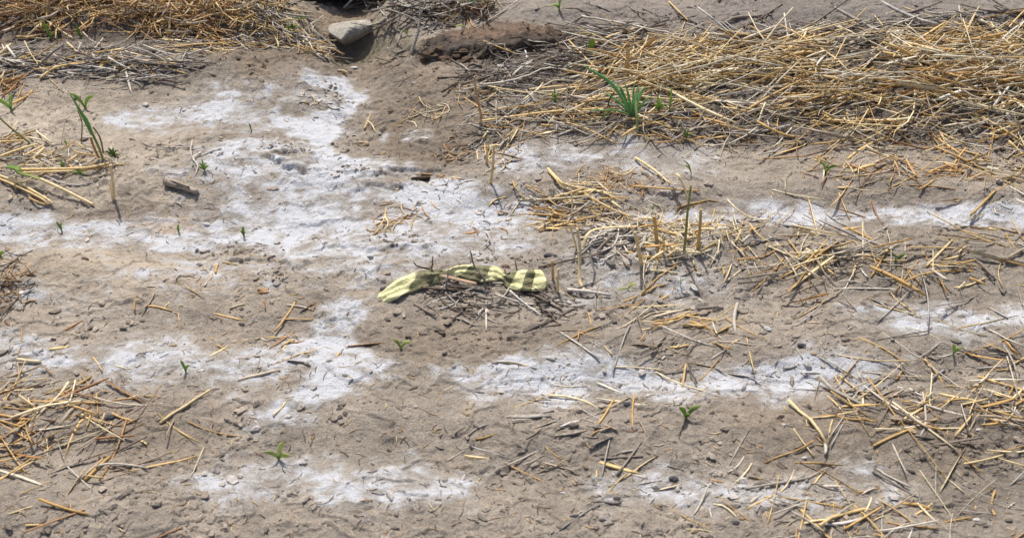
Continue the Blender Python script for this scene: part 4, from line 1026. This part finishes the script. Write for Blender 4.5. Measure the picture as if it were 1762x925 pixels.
# grass plant with broad blue green blades on the right
def leek():
    b = at(1088, 206); e = empty('grass_plant', b, 'blue green leek like grass plant in the straw at right', 'plant')
    c, d = lin(134, 182, 122), lin(164, 198, 152)
    y = b[1]
    for P, dy, wd, cc in [
        ([(1086,200),(1070,168),(1050,142),(1022,124),(1002,113)], -.08, .011, c),
        ([(1087,200),(1076,172),(1068,152),(1060,148)], .06, .010, c * .85),
        ([(1087,200),(1070,180),(1052,166),(1036,160)], .10, .008, c * .8),
        ([(1088,200),(1088,180),(1086,172)], .05, .007, c),
        ([(1092,203),(1093,180),(1096,160),(1099,147)], .02, .011, d),
        ([(1092,203),(1098,172),(1106,155),(1112,149)], .04, .011, d),
        ([(1095,170),(1095,186),(1096,205),(1096,230)], -.13, .009, lin(160, 184, 112)),
        ([(1089,203),(1084,178),(1080,158),(1074,140)], .05, .008, c * 1.05),
        ([(1090,203),(1090,176),(1090,156),(1092,142)], .07, .008, d * .95),
        ([(1091,203),(1100,186),(1112,172),(1122,166)], -.03, .007, c),
        ([(1086,198),(1060,190),(1030,190),(1006,188)], .02, .005, c),
        ([(1046,182),(1050,168),(1058,157)], -.02, .005, lin(96,110,50)),
        ([(1032,206),(1046,194),(1058,182)], -.03, .005, c * .8)]:
        n_ = len(P); pr = np.linspace(.6, .12, (n_ - 1) * 5 + 1) + .4 * np.sin(np.linspace(0, math.pi, (n_ - 1) * 5 + 1))
        blade([over(p[0], p[1], y + U * dy * i / (n_ - 1)) for i, p in enumerate(P)], wd * .64, cc, e, prof=pr)
leek()
# tall green blade on the left
def tall_blade():
    b = at(178, 276); e = empty('grass_plant', b, 'tall leaning green grass blade with a yellowed foot at left', 'plant')
    y = b[1]
    f = lambda P, dy: [over(p[0], p[1], y + U * dy * i / (len(P) - 1)) for i, p in enumerate(P)]
    blade(f([(159,232),(148,208),(136,188),(118,157)], .05), .0062, lin(134, 174, 98), e, prof=np.concatenate([np.linspace(.7, 1, 6), np.linspace(.95, .08, 10)]))
    mb = MB(); mb.tube(densify(f([(178,276),(170,254),(159,230)],   .01), 5), .0038, lin(178, 176, 112), 6, 1, 0, lin(120, 156, 86)); mb.build('stem', M_LEAF, e)
    mb = MB(); mb.tube(densify(f([(178,264),(173,240),(167,228),(160,219)], -.02), 5), .0026, lin(150, 120, 74), 5, .4); mb.build('dry_leaf', M_STRAW, e)
    mb = MB(); mb.tube(densify(f([(170,272),(160,250),(156,236)], .02), 5), .004, lin(196, 150, 92), 5, .3); mb.build('dry_leaf', M_STRAW, e)
    mb = MB(); mb.tube(densify(f([(176,276),(184,270),(188,276),(186,282)], -.02), 5), .0026, g1, 5); mb.build('root', M_STRAW, e)
tall_blade()

# ================================================================== STRIPED TAPE
def tape():
    m, n, l, bs = newmat('striped_tape')
    q = n.new('ShaderNodeAttribute'); q.attribute_name = 'stripe'
    fr = mth(n, l, 'FRACT', q.outputs['Fac'])
    st = mapr(n, l, fr, .485, .515, 0, 1)
    tc = n.new('ShaderNodeTexCoord').outputs['Object']
    dirt = mapr(n, l, noise(n, l, tc, 60, 7, .7), .44, .74, .03, .6)
    c = mixc(n, l, st, lin(246, 240, 176), lin(114, 112, 74))
    l.new(mixc(n, l, dirt, c, lin(160, 146, 112)), bs.inputs['Base Color'])
    bs.inputs['Roughness'].default_value = .55
    b = n.new('ShaderNodeBump'); b.inputs['Strength'].default_value = .8; b.inputs['Distance'].default_value = .006
    l.new(noise(n, l, tc, 90, 5, .6, 1.2), b.inputs['Height']); l.new(b.outputs[0], bs.inputs['Normal'])
    # spine (picture point, height, roll, half width)
    S = [(652,516,-.006,.3,.014),(672,504,.008,.35,.020),(700,490,.012,.45,.023),(724,481,.013,.5,.023),(746,476,.014,.95,.017),(768,472,.014,1.25,.011),
         (785,468,.015,.95,.014),(806,468,.016,.6,.019),(830,470,.016,.5,.021),(852,471,.015,.6,.018),(866,476,.012,1.05,.011),(876,480,.014,.6,.020),(895,482,.018,.5,.027),(917,482,.018,.5,.027),(937,480,.017,.5,.027)]
    P = densify([at(a_, b_, h) for a_, b_, h, _, _ in S], 9)
    k = np.linspace(0, len(S) - 1, len(P))
    ph = np.interp(np.interp(k, range(len(S)), [s[0] for s in S]), [622,712,750,800,838,866,885,902,918,936], [.02,.5,1.0,1.5,2.0,2.5,3.0,3.5,4.0,4.46])
    roll = np.interp(k, range(len(S)), [s[3] for s in S]); hw = np.interp(k, range(len(S)), [s[4] for s in S])
    T = np.gradient(P, axis=0); T /= np.linalg.norm(T, axis=1)[:, None]
    ln = np.concatenate([[0], np.cumsum(np.linalg.norm(np.diff(P, axis=0), axis=1))])
    Sd = np.cross((0, 0, 1.), T); Sd /= np.linalg.norm(Sd, axis=1)[:, None]; Up = np.cross(T, Sd)
    nv = 15; V = []; st_ = []
    for sgn in (1, -1):
        for i in range(len(P)):
            for j in range(nv):
                t = j / (nv - 1) * 2 - 1
                an = t * (.95 + .12 * math.sin(i * .21))                       # the band is curled like a gutter, round side up
                s_, u_ = hw[i] * 1.18 * t * (1 - .12 * t * t), hw[i] * .34 * (math.cos(an * 1.2) - .5) - .10 * hw[i] * math.exp(-((t - .25 * math.sin(i * .17)) / .12) ** 2) + .0012 * math.sin(9 * t + i * .13)
                u_ += .0042 * float(fbm(np.array([i * .045]), np.array([t * .5]), 1.1, 3, 311)[0]) + .0012 * math.sin(i * .37 + 3 * t) + sgn * .0004
                cr, sr = math.cos(roll[i]), math.sin(roll[i])
                V.append(P[i] + Sd[i] * (s_ * cr + u_ * -sr * 1.0) + Up[i] * (s_ * sr + u_ * cr))
                st_.append(ph[i] - t * .16 + .02 * math.sin(3 * t + i * .4))
    n_ = len(P); F = []
    for i in range(n_ - 1):
        for j in range(nv - 1):
            a0 = i * nv + j; F.append([a0, a0 + nv, a0 + nv + 1, a0 + 1])
            o2 = n_ * nv; F.append([o2 + a0, o2 + a0 + 1, o2 + a0 + nv + 1, o2 + a0 + nv])
        for j in (0, nv - 1):
            a0 = i * nv + j; o2 = n_ * nv; F.append([a0, a0 + nv, o2 + a0 + nv, o2 + a0] if j else [a0, o2 + a0, o2 + a0 + nv, a0 + nv])
    mb = MB(); mb.add(np.array(V), F, (1, 1, 1))
    o = mb.build('striped_tape', m)
    at_ = o.data.attributes.new('stripe', 'FLOAT', 'POINT'); at_.data.foreach_set('value', np.array(st_, np.float32))
    tag(o, 'curled yellow and olive striped plastic tape lying at the bottom', 'tape')
tape()

# ================================================================== UNCOUNTABLE SMALL STUFF
def scatter(n_, poly_px, f):
    P = [flat(*p) for p in poly_px]; A = np.array(P); lo, hi = A.min(0), A.max(0); k = 0
    while k < n_:
        q = lo + rng.random(2) * (hi - lo)
        if poly_sd(P, q[:1], q[1:])[0] < 0: f(q[0], q[1]); k += 1
ALLP = [(-80,-5),(1840,-5),(1840,960),(-80,960)]
def grid_at(F_, x, y):
    i = min(max(int(np.searchsorted(gx, x)) - 1, 0), nx - 2); j = min(max(int(np.searchsorted(gy, y)) - 1, 0), ny - 2); return F_[j, i]
mb = MB()
def crumb(x, y):
    r_ = grid_at(rough, x, y)
    if rng.random() > (r_ - .2) * 1.2 * (1 + 2.2 * grid_at(brk, x, y)): return
    s_ = .0011 + .0085 * rng.random() ** 6 + .002 * rng.random() ** 2
    c = grid_at(soil, x, y) * rng.uniform(.5, 1.08)
    if grid_at(salt, x, y) > .45:
        if rng.random() < .55: return
        c = c * .4 + lin(196, 192, 188) * .6
    mb.lump((x, y, Hs(x, y) + s_ * .2), (s_ * rng.uniform(.9, 1.7), s_ * rng.uniform(.5, 1), s_ * rng.uniform(.35, .7)), c, int(rng.integers(1 << 30)), rng.uniform(0, 6.28), .42)
def scat_all(n_, f, near=1.0):
    for _ in range(n_):
        py = -5 + 965 * rng.random() ** near; px = rng.uniform(-60, 1820); f(*flat(px, py))
scat_all(26000, crumb)
for _ in range(300):                   # dark debris on the upper salt and a few darker spots
    cx, cy, sx_, sy_ = [(565,147,16,8),(500,262,18,4),(480,490,16,8),(610,300,30,6),(700,420,40,12),(420,440,40,6),(880,455,40,6),(600,235,18,12)][rng.integers(8)]
    x, y = flat(cx + rng.normal() * sx_, cy + rng.normal() * sy_); s_ = .0014 + .004 * rng.random() ** 2
    mb.lump((x, y, Hs(x, y) + s_ * .2), (s_ * rng.uniform(1, 2), s_, s_ * .6), lin(124, 114, 102) * rng.uniform(.55, 1.1), 0, rng.uniform(0, 6.28), .42)
tag(mb.build('soil_crumbs', M_CLOD, smooth=False), 'loose dark soil crumbs strewn over the ground', 'soil crumbs', None, 'stuff')
mb = MB()
def chaff(x, y):
    L = rng.uniform(.004, .026); th = rng.uniform(0, 6.28); rr = rng.uniform(.0004, .0010)
    dx, dy = math.cos(th) * L / 2, math.sin(th) * L / 2
    c = pick([GREY, DARK, GOLD, RUST, DARK][rng.integers(5)])
    P = [(x - dx, y - dy, Hs(x - dx, y - dy) + rr), (x + .2 * dy, y - .2 * dx, Hs(x, y) + rr * 2.5), (x + dx, y + dy, Hs(x + dx, y + dy) + rr)]
    mb.tube(P, rr, c, 3)
scat_all(4000, chaff)
tag(mb.build('chaff', M_STRAW), 'fine broken chaff and root bits strewn over the ground', 'chaff', None, 'stuff')
